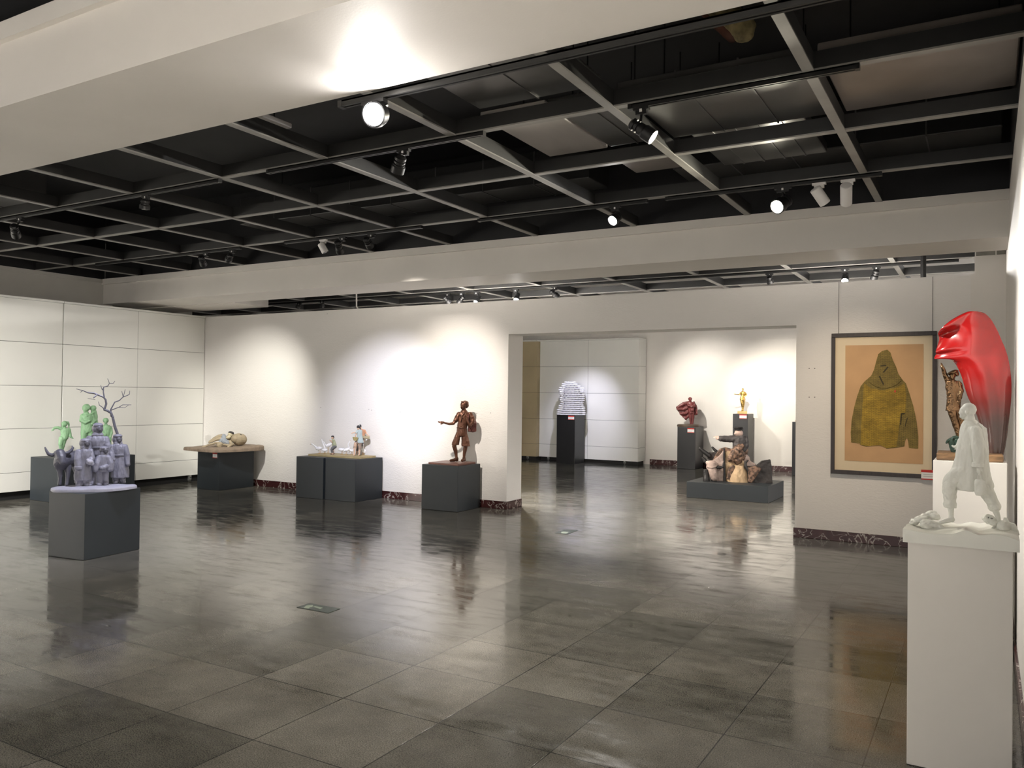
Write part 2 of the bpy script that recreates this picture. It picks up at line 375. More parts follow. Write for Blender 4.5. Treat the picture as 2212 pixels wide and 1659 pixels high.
sheet('ceiling_board', 'dark board touching the pale grey one in the middle of the lattice', -2.58, -2.12, 4.85, 5.92, 3.55, 3.59, M_DUCT, 1)
sheet('ceiling_board', 'dark ribbed board above the lattice behind the small lit spotlight', -2.0, -1.15, 6.1, 7.1, 3.62, 3.70, M_DUCT, 4)
sheet('ceiling_board', 'small grey board above the lattice left of the small lit spotlight', -2.75, -2.2, 6.35, 6.9, 3.60, 3.65, M_DUCTB, 0)
sheet('ceiling_board', 'small pale board high above the lattice at left', -5.05, -4.65, 4.25, 4.55, 3.62, 3.66, M_PALE, 0)
sheet('duct', 'long black metal duct running along the right rear of the lattice', -2.6, .1, 7.45, 8.0, 3.75, 4.15, M_TRACK, 4)
sheet('duct', 'dark metal duct spanning the middle rear of the lattice', -8.6, -3.5, 7.5, 8.0, 3.8, 4.15, M_TRACK, 7)
sheet('duct', 'dark metal duct crossing the far left of the lattice', -12.4, -9.6, 4.95, 5.5, 3.75, 4.1, M_DUCT, 4)
# a rough insulated pipe end by the front beam
p = at(1590, 55, 'z', 3.75)
t = thing('insulated_pipe', 'torn insulated pipe end with yellow brown foam above the lattice at the front beam', 'pipe', p)
ff = Fr(p, (1590, 55, 1)); ff.rotz = 0
f2 = Fr(p, (0, 0, 1))
t.rotation_euler = (0, 0, f2.rotz)
obj('foam_core', sculpt(f2, [('c', (1540, 10, 20), (1600, 50, 0), 22, 26), ('e', (1606, 62, 0), (26, 24, 30))], 4, 3, 4, 12, (1,1,1)), mat('yellow_foam', (.28, .22, .10), .9, nscale=9, namt=.8, bump=.4, bscale=20), t)
obj('pipe_jacket', sculpt(f2, [('c', (1530, 20, 40), (1585, 70, 30), 20, 22)], 4, 3, 2, 12, (1,1,1)), mat('rust_jacket', (.10, .035, .02), .8, nscale=9, namt=.7), t)
mb = MB(); a = f2.L(1600, 60, 0); mb.capsule(a + Vector((0, 0, .03)), (a.x, a.y, 4.5 - p.z), .012, .012); obj('hanger_rod', mb.mesh(), M_TRACK, t)
# grey metal duct over the pilaster
t = thing('metal_vent_box', 'grey metal vent box under the rear beam over the pilaster at right', 'vent', (.02, YW + .17, 3.08))
obj('vent_shell', boxm(-.135, .138, -.16, .16, 0, .22, bevel=.006), mat('dull_galvanised_metal', (.28, .27, .24), .45, .5, nscale=5, namt=.3), t)
for x in (-.128, .055): obj('bright_edge', boxm(x - .005, x + .005, -.168, -.16, 0, .19), mat('bright_metal_edge', (.75, .73, .68), .4), t)
# ------------------------------------------------------------------ light tracks
def track(label, x0, x1, y, z, axis='x'):
    t = thing('light_track', label, 'light track', ((x0 + x1)/2, y, z), 0, 'black light tracks under the ceiling')
    hx = (x1 - x0)/2
    mb = MB(); mb.box(-hx, hx, -.018, -.006, 0, .03); mb.box(-hx, hx, .006, .018, 0, .03); mb.box(-hx, hx, -.018, .018, .022, .03)
    obj('rail', mb.mesh(), M_TRACK, t)
    for s in (-1, 1): obj('end_cap', boxm(s*hx - .012, s*hx + .012, -.02, .02, -.002, .03), M_TRACK, t)
    return t
track('black light track fixed along the rear edge of the front beam', -2.75, -.35, 3.02, 2.985)
YA, YC, YFT = 4.785, 7.165, 10.80
track('black light track on the front lattice row holding the lit black spotlight at right', -1.95, -.62, YA, 3.39)
track('black light track on the front lattice row with an unlit black lamp, left of centre', -5.15, -3.05, YA, 3.39)
track('black light track on the front lattice row at far left with one black lamp', -9.2, -5.75, YA, 3.39)
track('black light track on the rear lattice row with two white lamps at right', -2.55, -.75, YC, 3.39)
track('black light track on the rear lattice row with the small lit spotlight', -4.6, -2.75, YC, 3.39)
track('black light track on the rear lattice row with one white lamp among black ones', -7.4, -5.35, YC, 3.39)
track('black light track on the rear lattice row at far left', -11.2, -8.2, YC, 3.39)
track('long black light track seen over the partition wall', -12.5, -.3, YFT, 3.2)
track('black light track deep in the rear room', -9.5, -1.5, 15.6, 3.2)
M_LENS = mat('unlit_lens_glass', (.05, .05, .055), .1)
M_WLAMP = mat('white_lamp_enamel', (.78, .76, .74), .35)
M_KLAMP = mat('black_lamp_enamel', (.014, .014, .015), .4)
def spotlight(label, pos, aim, color='black', size=1.0, lit=None, light=None, group=None, ztop=3.39, ytr=None, beam=None):
    """pos = centre of the lens; aim = direction the lens faces; lit = lens emission; light = (power, cone, blend, colour)"""
    pos = Vector(pos); aim = Vector(aim).normalized()
    body_c = pos - aim*(.10*size); top = Vector((body_c.x, pos.y if ytr is None else ytr, ztop))
    t = thing('track_spotlight', label, 'spotlight', top, 0, group)
    ml = M_WLAMP if color == 'white' else M_KLAMP
    loc = lambda v: v - top
    mb = MB(); mb.box(-.05*size, .05*size, -.017, .017, -.018, 0); mb.box(-.036*size, .036*size, -.014, .014, -.045, -.018); obj('track_adapter', mb.mesh(), ml, t)
    if color == 'black': obj('adapter_tab', boxm(-.008, .008, -.019, -.0145, -.03, -.012), M_CARD, t)
    j = loc(body_c)
    mb = MB(); mb.capsule((0, 0, -.04), (j.x*.9, j.y*.9, j.z + .03*size), .009*size, .009*size, 8, 3); obj('stem', shade(mb.mesh()), ml, t)
    R = .042*size; Lh = .175*size
    Lh = max(.055*size, min(Lh, (ztop - .03 - R*math.sqrt(max(0, 1 - aim.z**2)) - pos.z)/max(-aim.z, .15)))
    mb = MB(); o = loc(pos) - aim*Lh
    if color == 'white': mb.lathe([(R*.85, 0), (R, .006), (R, Lh - .004), (R*.93, Lh), (R*.93, Lh - .01), (.001, Lh - .012)], 24, aim, o)
    else: mb.lathe([(R*.6, 0), (R*.95, .012), (R*.95, .03), (R*.7, .032), (R*.7, .04), (R*.95, .042), (R*.95, .055), (R*.7, .057), (R*.7, .065), (R*.95, .068), (R*.95, Lh*.55), (R*1.12, Lh*.62), (R*1.12, Lh), (R*1.0, Lh), (R*1.0, Lh - .012), (.001, Lh - .014)], 24, aim, o)
    obj('housing', shade(mb.mesh(), 30), ml, t)
    mb = MB(); mb.lathe([(R*.9, -.008), (R*.9, -.002), (R*.6, .004), (.001, .006)], 20, aim, loc(pos))
    if lit: lm = mat('lit_lens_%s' % '_'.join('%d' % (c*100) for c in (*lit[0], lit[1])), (.9, .9, .9), .3, emit=lit)
    else: lm = M_LENS
    obj('lens', shade(mb.mesh()), lm, t)
    if light:
        ld = bpy.data.lights.new('lamp_light', 'SPOT'); ld.energy = light[0]*0.45; ld.spot_size = math.radians(light[1]); ld.spot_blend = light[2]; ld.color = light[3]; ld.shadow_soft_size = .03
        lo = bpy.data.objects.new('lamp_light', ld); COL.objects.link(lo); lo.parent = t
        lo.matrix_parent_inverse = Matrix.Identity(4)
        q = (-(Vector(beam) if beam else aim)).to_track_quat('Z', 'Y'); lo.rotation_euler = q.to_euler(); lo.location = loc(pos) + aim*.02
    return t
def aimed(pos, tgt): return Vector(tgt) - Vector(pos)
G = 'track spotlights'
LITW = ((1, .97, .95), 60.0); LITY = ((1, .93, .75), 60.0)
# lamp under the front beam, shining along its underside
p = at(806, 247, 'y', 2.99)
spotlight('bright lit spotlight hanging at the rear edge of the front beam', p, (.15, -1, -.35), 'black', 1.35, LITW, (30, 130, 1, NEUT), G, 2.985, ytr=3.02, beam=(1, -.42, .03))
p = at(1411, 297, 'y', YA)
spotlight('lit black spotlight turned to the right on the front lattice row', p, aimed(p, (0.02, 5.2, 1.8)), 'black', 1.0, LITW, (450, 62, 1, (1, .96, .9)), G, ytr=YA)
p = at(858, 372, 'y', YA)
spotlight('unlit black spotlight on the front lattice row, left of the bright beam lamp', p, (-.55, .35, -.8), 'black', 1.1, None, None, G, ytr=YA)
p = at(312, 452, 'y', YA)
spotlight('black spotlight on the front lattice row at far left', p, aimed(p, (-7.35, 4.95, .9)), 'black', 1.0, None, (300, 58, 1, COOL), G, ytr=YA)
p = at(1323, 477, 'y', YC)
spotlight('small lit spotlight facing the viewer in the middle of the rear lattice row', p, (-.25, -.8, -.6), 'black', 1.15, LITW, (480, 110, 1, NEUT), G, ytr=YC)
p = at(1678, 447, 'y', YC)
spotlight('warm lit spotlight left of the two white lamps', p, (-.35, -.8, -.5), 'black', 1.4, LITY, (400, 110, 1, YELL), G, ytr=YC)
p = at(1783, 440, 'y', YC)
spotlight('white cylinder lamp tilted to the right, next to the warm lit spotlight', p, (.42, .4, -.7), 'white', 1.1, None, None, G, ytr=YC)
p = at(1828, 440, 'y', YC)
spotlight('white cylinder lamp hanging straight down, rightmost on the rear lattice row', p, aimed(p, (-1.35, YW, 1.3)), 'white', 1.1, None, (170, 50, 1, (1, .84, .64)), G, ytr=YC)
p = at(703, 545, 'y', YC)
spotlight('lone white cylinder lamp above the figures with geese', p, (.35, .3, -.85), 'white', 1.0, None, None, G, ytr=YC)
p = at(735, 545, 'y', YC)
spotlight('black spotlight just right of the lone white lamp', p, aimed(p, (-7.9, YW, 1.15)), 'black', 1.0, None, (560, 48, 1, COOL), G, ytr=YC)
p = at(800, 533, 'y', YC)
spotlight('black spotlight above the boy statue, second right of the lone white lamp', p, aimed(p, (-6.6, YW, 1.42)), 'black', 1.0, None, (470, 54, 1, (1, .92, .82)), G, ytr=YC)
p = at(440, 572, 'y', YC)
spotlight('black spotlight above the reclining figure on the rear lattice row', p, aimed(p, (-10.7, YW, 1.15)), 'black', 1.0, None, (480, 52, 1, (1, .97, .88)), G, ytr=YC)
p = at(493, 562, 'y', YC)
spotlight('black spotlight right of the one above the reclining figure', p, aimed(p, (-11.9, 8.6, 1.0)), 'black', 1.0, None, (120, 58, 1, NEUT), G, ytr=YC)
# over the partition, in the rear room
for (px, py, a, lab, lit, lg) in (
    (1028, 653, (-.1, -.6, -.8), 'lit lamp over the partition, left one of the round bright pair', LITW, (900, 150, 1, NEUT)),
    (1115, 648, (.1, -.6, -.8), 'lit lamp over the partition, right one of the round bright pair', LITW, (900, 150, 1, NEUT)),
    (1205, 642, (-.55, -.2, -.8), 'lit lamp tilted left over the partition near the doorway', LITW, (700, 60, .6, WARM)),
    (1825, 607, (.0, -.6, -.75), 'bright lit lamp over the partition above the framed garment', LITW, (900, 150, 1, NEUT)),
    (1887, 604, (-.3, .3, -.8), 'dim lamp over the partition right of the bright one', ((1, .9, .7), 6), None),
    (972, 655, (.5, .5, -.7), 'unlit black lamp over the partition left of the bright pair', None, None),
    (990, 655, (-.6, -.1, -.7), 'black lamp with thin lit rim over the partition left of the bright pair', LITW, None),
    (643, 664, (-.45, .1, -.85), 'black lamp tilted left over the partition at far left', None, None),
    (697, 664, (.05, .3, -.9), 'upright black lamp over the partition at far left', None, None),
    (1665, 612, (.2, .4, -.9), 'dark unlit lamp over the partition above the doorway right side', None, None)):
    p = at(px, py, 'y', YFT)
    if lg and lg[1] < 100: a = aimed(p, (-3.6, 13.0, .7))
    spotlight(lab, p, a, 'black', .95, lit, lg, G, 3.2, ytr=YFT)
for x, tgt, pw, cn, lc, lab in ((-6.2, (-5.35, FW, 1.45), 330, 66, (1, .95, .86), 'spotlight deep in the rear room over the caped figure'),
                  (-4.3, (-3.7, FW, 1.4), 400, 66, (1, .93, .80), 'spotlight deep in the rear room over the golden figure'),
                  (-7.6, (-8.2, 17.5, 1.1), 260, 52, (.80, .80, 1.0), 'spotlight deep in the rear room over the white layered bust')):
    p = (x, 15.6, 3.05); spotlight(lab, p, aimed(p, tgt), 'black', 1, None, (pw, cn, 1, lc), G, 3.2, ytr=15.6)
# unseen fill lamps added in the front bay for bounce light
track('unseen track added behind the viewer to carry the fill lamps', -11.5, -.5, -1.2, 3.39)
for i, (x, tgt, pw) in enumerate(((-9.6, (-12.75, 1.6, 1.2), 9000), (-5.2, (-5.2, -2.6, 0), 5000), (-2.2, (.16, -.6, 1.2), 4500))):
    p = (x, -1.2, 3.2); spotlight(('leftmost lamp', 'middle lamp', 'rightmost lamp')[i] + ', an unseen fill light added behind the viewer', p, aimed(p, tgt), 'black', 1, LITW, (pw, 84, 1, NEUT), G, ytr=-1.2)
p = at(300, 470, 'y', YA); p = Vector((-8.9, YA, 3.2))
spotlight('black spotlight aimed at the green figures, at the left end of the front lattice row', p, aimed(p, (-11.9, 7.1, 1.1)), 'black', 1, None, (200, 62, 1, (1, .96, .88)), G, ytr=YA)
# ------------------------------------------------------------------ movable display walls
def display_wall(label, W_, Hh, T, zb, rows, cols_, m_, loc, rotz, casters, hole=None, trim=True):
    """face in local -Y plane; x from 0 to W_"""
    t = thing('display_wall', label, 'display wall', loc, rotz, None)
    obj('core', boxm(.004, W_ - .004, .006, T - .004, zb + .004, Hh - .03), M_GAP, t)
    mb = MB(); g = .005
    for z0, z1 in rows:
        for x0, x1 in cols_:
            if hole and x0 <= hole[0] < x1 and z0 <= hole[2] < z1: continue
            mb.box(x0 + g*.5, x1 - g*.5, 0, .02, z0 + g*.5, z1 - g*.5, bevel=.003)
    for z0, z1 in rows:
        mb.box(W_ - .02, W_, .022, T, z0 + g*.5, z1 - g*.5); mb.box(0, .02, .022, T, z0 + g*.5, z1 - g*.5)
    obj('panel_boards', mb.mesh(), m_, t)
    if trim: obj('top_trim', boxm(-.0, W_, -.012, T, Hh - .03, Hh), M_PANEL, t)
    obj('under_wall_shade', boxm(.03, W_ - .03, .06, T - .05, 0, zb), M_GAP, t)  # black box stands in for the shade in the gap under the wall
    for x in casters:
        mb = MB(); mb.box(x - .02, x + .02, .0, .05, zb - .03, zb); mb.box(x - .022, x - .016, .005, .045, .03, zb - .02); mb.box(x + .016, x + .022, .005, .045, .03, zb - .02)
        c = obj('caster', mb.mesh(), mat('caster_metal', (.4, .4, .38), .4, .6), t)
        mb = MB(); mb.lathe([(.01, -.014), (.036, -.013), (.04, 0), (.036, .013), (.01, .014)], 18, Vector((1, 0, 0)), (x, .03, .04)); obj('wheel', shade(mb.mesh()), mat('caster_wheel', (.12, .12, .11), .5), c)
    return t
rows = [(.115, .385), (.385, 1.01), (1.01, 1.63), (1.63, 2.255), (2.255, 2.87)]
# left wall of panels faces +X : local x -> world +Y when rotz=90deg would face -? use rotz = +90 so local -Y -> +X
display_wall('cream display wall on wheels in the left corner, behind the green figures', 2.545, 2.9, .3, .115, rows, [(0, 1.24), (1.24, 2.545)], M_PANEL, (-11.95, 7.14, 0), PI/2, [2.3, .2])
display_wall('cream display wall at the left edge of the picture', 2.45, 2.9, .3, .115, rows, [(0, 1.22), (1.22, 2.45)], M_PANEL, (-11.95, 4.68, 0), PI/2, [.2, 2.2])
rows2 = [(.08, .392), (.392, 1.015), (1.015, 1.644), (1.644, 2.28), (2.28, 2.90)]
display_wall('cream display wall behind the white layered bust in the rear room', 2.58, 2.93, .46, .08, rows2, [(0, 1.3), (1.3, 2.58)], M_PANEL, (-9.49, 17.62, 0), 0, [.25, 2.25])
t = display_wall('tan display wall with a square opening, left of the cream one in the rear room', 1.5, 2.93, .4, .08, rows2, [(0, .35), (.35, .88), (.88, 1.5)], M_PANELT, (-11.0, 17.5, 0), 0, [1.25], hole=(.4, 0, 1.2))
obj('opening_back', boxm(.36, .88, .17, .18, 1.02, 1.64), M_WHITE, t)
# ------------------------------------------------------------------ pedestals
def pedestal(label, x0, x1, y0, y1, hgt, m_, split=None, card=None, rot=0, grp=None):
    cx, cy = (x0 + x1)/2, (y0 + y1)/2
    t = thing('pedestal', label, 'pedestal', (cx, cy, 0), rot, grp)
    hx, hy = (x1 - x0)/2, (y1 - y0)/2
    obj('body', boxm(-hx, hx, -hy, hy, .002, hgt, bevel=.003), m_, t)
    obj('foot', boxm(-hx + .008, hx - .008, -hy + .008, hy - .008, 0, .003), M_GAP, t)
    if card:
        u, z, w, h_ = card      # centre along front face, top z, width, height
        c = obj('label_card', boxm(u - w/2, u + w/2, -hy - .006, -hy, z - h_, z), M_CARD, t)
        obj('red_band', boxm(u - w/2 - .002, u + w/2 + .002, -hy - .009, -hy - .0062, z - h_*.24, z), M_RED, c)
        obj('red_edge', boxm(u - w/2 - .002, u + w/2 + .002, -hy - .009, -hy - .0062, z - h_, z - h_*.88), M_RED, c)
        for k_ in range(2): obj('print_line', boxm(u - w*.38, u + w*(.3 - .1*k_), -hy - .0078, -hy - .0062, z - h_*(.45 + .2*k_) - .004, z - h_*(.45 + .2*k_)), M_GREYTXT, c)
    return t
PT = .613
pedestal('slate grey pedestal under the blue grey family group', -7.721, -7.231, 4.508, 5.128, PT, M_PEDG, rot=math.radians(6))
pedestal('slate grey pedestal under the green figures, behind the family group', -11.79, -11.07, 6.6, 7.75, PT, M_PEDG)
pedestal('slate grey pedestal with a label, under the reclining figure', -11.05, -10.54, 8.86, 9.57, PT, M_PEDG, card=(.16, .60, .10, .085))
pedestal('slate grey pedestal, left one of the touching pair under the geese', -9.02, -8.475, 9.02, 9.66, PT, M_PEDG)
pedestal('slate grey pedestal, right one of the touching pair under the geese', -8.465, -7.88, 9.05, 9.66, PT, M_PEDG)
pedestal('dark grey pedestal under the bronze boy', -6.715, -6.12, 9.08, 9.64, PT, M_PEDG)
pedestal('low slate grey platform under the rider on the ox', -4.09, -2.83, 12.52, 13.6, .25, M_PEDG)
pedestal('black pedestal under the white layered bust', -8.68, -8.21, 16.98, 17.5, 1.13, M_PEDK, card=(.14, 1.115, .15, .09))
pedestal('black pedestal under the red brown caped figure', -5.91, -5.50, 17.42, 18.0, .92, M_PEDK, card=(.10, .90, .15, .10))
pedestal('tall black pedestal under the golden figure', -4.71, -4.39, 17.5, 17.98, 1.235, M_PEDK, card=(.06, 1.225, .15, .09))
pedestal('black pedestal half hidden by the right door jamb', -3.46, -3.1, 17.4, 17.9, 1.10, M_PEDK)
pedestal('white pedestal under the red flag sculpture', -.293, .108, 5.8, 6.25, 1.2, M_PEDW)
pedestal('tall white pedestal in front under the white walking figure', -.295, .096, 3.94, 4.38, .965, M_PEDW)
# ------------------------------------------------------------------ sculptures
def slab_mesh(poly, z0, z1, nz=.006, seed=0, inset=.0, sub=14):
    """irregular thick slab from an outline (local metres) with an uneven top"""
    mb = MB(); n = len(poly); c = Vector((sum(p[0] for p in poly)/n, sum(p[1] for p in poly)/n, 0))
    rings = []
    for f, z in ((1.0, z0), (1.0, z0 + (z1 - z0)*.55), (.985, z1 - (z1-z0)*.15), (.95, z1), (.7, z1), (.4, z1), (.12, z1)):
        rings.append([c + (Vector((p[0], p[1], 0)) - c)*f + Vector((0, 0, z)) for p in poly])
    for i, r in enumerate(rings):
        if i >= 2:
            for p in r: p.z += nz*noise.noise(Vector((p.x*14 + seed, p.y*14, seed)))
    mb.rings(rings)
    return shade(mb.mesh(), 50)
# ---- A: blue grey family with an ox under a bare tree
BL = mat('blue_grey_cast_resin', (.20, .20, .255), .5, nscale=14, namt=.25, bump=.25, bscale=90)
BLS = mat('pale_snow_resin', (.33, .33, .40), .6, nscale=10, namt=.1, bump=.3, bscale=40)
BLD = mat('dark_blue_grey_resin', (.10, .10, .13), .45, nscale=14, namt=.25, bump=.2, bscale=90)
rA = (-7.43, 4.83, PT); A = Fr(rA, (40, 800, 5.53))
t = A.thing('family_and_ox_sculpture', 'blue grey sculpture of a bundled up family with an ox under a bare tree', 'sculpture')
hw, hd = 455*A.k, 250*A.k
cx = A.L(893, 1410).x
poly = [(cx + hw*math.cos(a)*(1 + .05*math.sin(5*a + 1)), hd*math.sin(a)*(1 + .07*math.sin(4*a))) for a in [2*PI*i/44 for i in range(44)]]
obj('snow_base', slab_mesh(poly, 0, .034, .008, 3), BLS, t)
zt = .036
def band(o, x, y, d, rx, ry, m_=BLD): obj('belt', sculpt(A, [('f', [(x, y - 9, d, rx, ry), (x, y, d, rx + 3, ry + 3), (x, y + 9, d, rx, ry)])], 4, 1), m_, o)
def fz(x, y): return A.dz(x, y, zt)
def fig(name, body, coat, hood, face, mats=(BL, BLD), extra=None):
    o = obj(name, sculpt(A, body, 5, 4, 4, 30, (1, 1, .4), zt - .006), mats[0], t)
    obj('coat', sculpt(A, coat, 4.5, 3, 9, 30, (1, 1, .35), zt - .004, 2), mats[0], o)
    obj('hood', sculpt(A, hood, 4.5, 3, 2, 20), mats[0], o)
    obj('face', sculpt(A, face, 3.5, 3), mats[1], o)
    if extra: extra(o)
    return o
# woman at left with a muff
d0 = fz(770, 1378)
fig('woman_figure', [('l', [(730, 1250, d0, 45), (725, 1360, d0, 40), (715, 1372, d0 - 30, 32)]), ('l', [(800, 1250, d0+20, 45), (805, 1355, d0+20, 38), (815, 1368, d0 - 15, 30)]), ('c', (790, 900, d0), (790, 1200, d0), 40, 60)],
    [('f', [(797, 922, d0, 40, 40), (796, 938, d0, 58, 52), (794, 962, d0, 80, 66), (790, 1010, d0, 92, 75), (785, 1080, d0, 88, 72), (778, 1150, d0, 92, 76), (772, 1240, d0, 98, 80), (770, 1310, d0, 96, 80)]),
     ('l', [(716, 978, d0 - 30, 36), (704, 1070, d0 - 72, 38), (712, 1165, d0 - 92, 34)]), ('f', [(712, 1150, d0 - 92, 42, 38), (712, 1185, d0 - 92, 44, 40)]),
     ('l', [(862, 970, d0 + 5, 34), (876, 1050, d0 - 25, 34), (850, 1100, d0 - 75, 28)])],
    [('e', (792, 872, d0 + 12), (62, 60, 62)), ('e', (800, 838, d0), (58, 56, 28)), ('c', (790, 925, d0), (792, 945, d0), 52, 48)],
    head(818, 875, d0 - 26, 38, .25), extra=lambda o: obj('muff', sculpt(A, [('e', (852, 1095, d0 - 88), (42, 34, 34), 10), ('c', (830, 1075, d0-90), (880, 1115, d0-85), 22, 24)], 4, 3, 4, 14), BLS, o))
# tall man behind
d1 = fz(900, 1352)
tm = fig('tall_man_figure', [('l', [(900, 1050, d1, 60), (895, 1330, d1, 48), (890, 1352, d1 - 25, 36)]), ('l', [(985, 1050, d1, 60), (985, 1325, d1, 48), (990, 1348, d1 - 25, 36)]), ('c', (945, 760, d1), (945, 1000, d1), 50, 80)],
    [('f', [(945, 762, d1, 44, 44), (945, 782, d1, 64, 56), (946, 806, d1, 92, 68), (948, 840, d1, 108, 78), (955, 900, d1, 98, 76), (958, 925, d1, 92, 72), (955, 1000, d1, 98, 76), (945, 1110, d1, 104, 80), (940, 1200, d1, 106, 82)]),
     ('l', [(846, 818, d1 - 15, 38), (828, 920, d1 - 40, 38), (856, 1010, d1 - 70, 34)]), ('l', [(1044, 824, d1 - 10, 38), (1070, 920, d1 - 40, 38), (1052, 1020, d1 - 66, 34)]),
     ('f', [(958, 910, d1, 99, 78), (958, 930, d1, 99, 78)])],
    [('e', (945, 695, d1 + 14), (64, 62, 68)), ('e', (950, 655, d1 - 4), (58, 56, 30)), ('f', [(945, 745, d1, 52, 50), (945, 775, d1, 70, 60)])],
    head(962, 698, d1 - 28, 40, .3))
# small child in front
d2 = fz(1005, 1368)
fig('child_figure', [('l', [(968, 1190, d2, 40), (965, 1350, d2, 34), (962, 1362, d2 - 28, 28)]), ('l', [(1042, 1190, d2 + 25, 38), (1042, 1340, d2 + 25, 33), (1044, 1352, d2 - 2, 28)]), ('c', (1018, 990, d2), (1010, 1150, d2), 40, 60)],
    [('f', [(1025, 996, d2, 36, 36), (1024, 1010, d2, 48, 46), (1022, 1030, d2, 68, 58), (1018, 1070, d2, 78, 64), (1012, 1120, d2, 80, 66), (1010, 1170, d2, 86, 70), (1010, 1212, d2, 88, 72)]),
     ('l', [(960, 1048, d2 - 24, 32), (934, 1110, d2 - 50, 35), (924, 1185, d2 - 62, 32)]), ('l', [(1080, 1048, d2 - 20, 32), (1104, 1110, d2 - 46, 34), (1100, 1180, d2 - 60, 31)]),
     ('e', (1010, 1165, d2 - 70), (40, 22, 26)), ('e', (1055, 1155, d2 - 62), (34, 22, 28))],
    [('e', (1022, 955, d2 + 10), (52, 50, 50)), ('e', (1024, 928, d2), (50, 48, 24)), ('c', (1020, 995, d2), (1022, 1010, d2), 44, 44)],
    head(1038, 962, d2 - 22, 34, .25))
# woman at right
d3 = fz(1200, 1342)
tw = fig('tall_woman_figure', [('l', [(1165, 1200, d3, 45), (1160, 1325, d3, 34), (1156, 1338, d3 - 25, 27)]), ('l', [(1240, 1200, d3, 45), (1245, 1320, d3, 34), (1256, 1334, d3 - 25, 27)]), ('c', (1195, 870, d3), (1200, 1150, d3), 45, 75)],
    [('f', [(1188, 868, d3, 42, 42), (1189, 884, d3, 58, 52), (1190, 906, d3, 80, 62), (1193, 940, d3, 92, 70), (1200, 1010, d3, 82, 66), (1208, 1080, d3, 92, 72), (1213, 1180, d3, 102, 80), (1213, 1280, d3, 104, 84)]),
     ('l', [(1114, 918, d3 - 14, 34), (1102, 1000, d3 - 44, 35), (1118, 1070, d3 - 70, 30)]), ('l', [(1270, 914, d3 - 14, 34), (1296, 1010, d3 - 40, 35), (1306, 1120, d3 - 56, 32)]),
     ('f', [(1200, 1005, d3, 86, 70), (1202, 1025, d3, 87, 71)])],
    [('e', (1180, 825, d3 + 12), (58, 56, 62)), ('e', (1186, 785, d3 - 2), (54, 52, 26)), ('c', (1180, 872, d3), (1182, 885, d3), 46, 48)],
    head(1200, 830, d3 - 24, 36, .3))
band(tw, 1201, 1015, d3, 88, 73); band(tm, 958, 920, d1, 101, 80)
# ox
d4 = fz(540, 1372)
ox = obj('ox', sculpt(A, [('l', [(520, 1090, d4 + 20, 88), (600, 1060, d4 + 120, 98), (700, 1050, d4 + 240, 98), (780, 1070, d4 + 330, 80)]), ('e', (505, 1100, d4 + 10), (80, 70, 100)),
    ('l', [(490, 1150, d4 + 10, 45), (498, 1230, d4, 28), (496, 1300, d4 - 5, 21), (490, 1362, d4 - 8, 24)]), ('l', [(585, 1150, d4 + 35, 45), (590, 1230, d4 + 20, 28), (584, 1310, d4 + 10, 21), (578, 1366, d4, 24)]),
    ('l', [(690, 1130, d4 + 260, 55), (700, 1240, d4 + 260, 30), (690, 1335, d4 + 250, 24)]), ('l', [(790, 1130, d4 + 300, 55), (790, 1240, d4 + 290, 30), (785, 1330, d4 + 280, 24)]),
    ('l', [(495, 1000, d4 - 30, 62), (510, 1050, d4 - 75, 50), (524, 1095, d4 - 100, 36)]), ('e', (526, 1105, d4 - 104), (34, 30, 26)), ('c', (440, 985, d4 - 15), (455, 1000, d4 - 25), 20, 22), ('e', (498, 985, d4 - 40), (55, 45, 28)), ('c', (590, 1015, d4 - 10), (560, 1010, d4 - 25), 14, 20)], 6, 4, 3, 24, (1,1,1), zt - .006), BLD, t)
for pts in ([(455, 995, d4 - 30, 20), (400, 1015, d4 - 20, 21), (358, 1000, d4 - 12, 19), (332, 960, d4 - 5, 15), (318, 922, d4, 9)], [(540, 995, d4 - 30, 20), (595, 985, d4 - 20, 21), (632, 955, d4 - 12, 19), (648, 925, d4 - 5, 14), (640, 905, d4, 8)]):
    obj('horn', sculpt(A, [('l', pts)], 4, 2), BLD, ox)
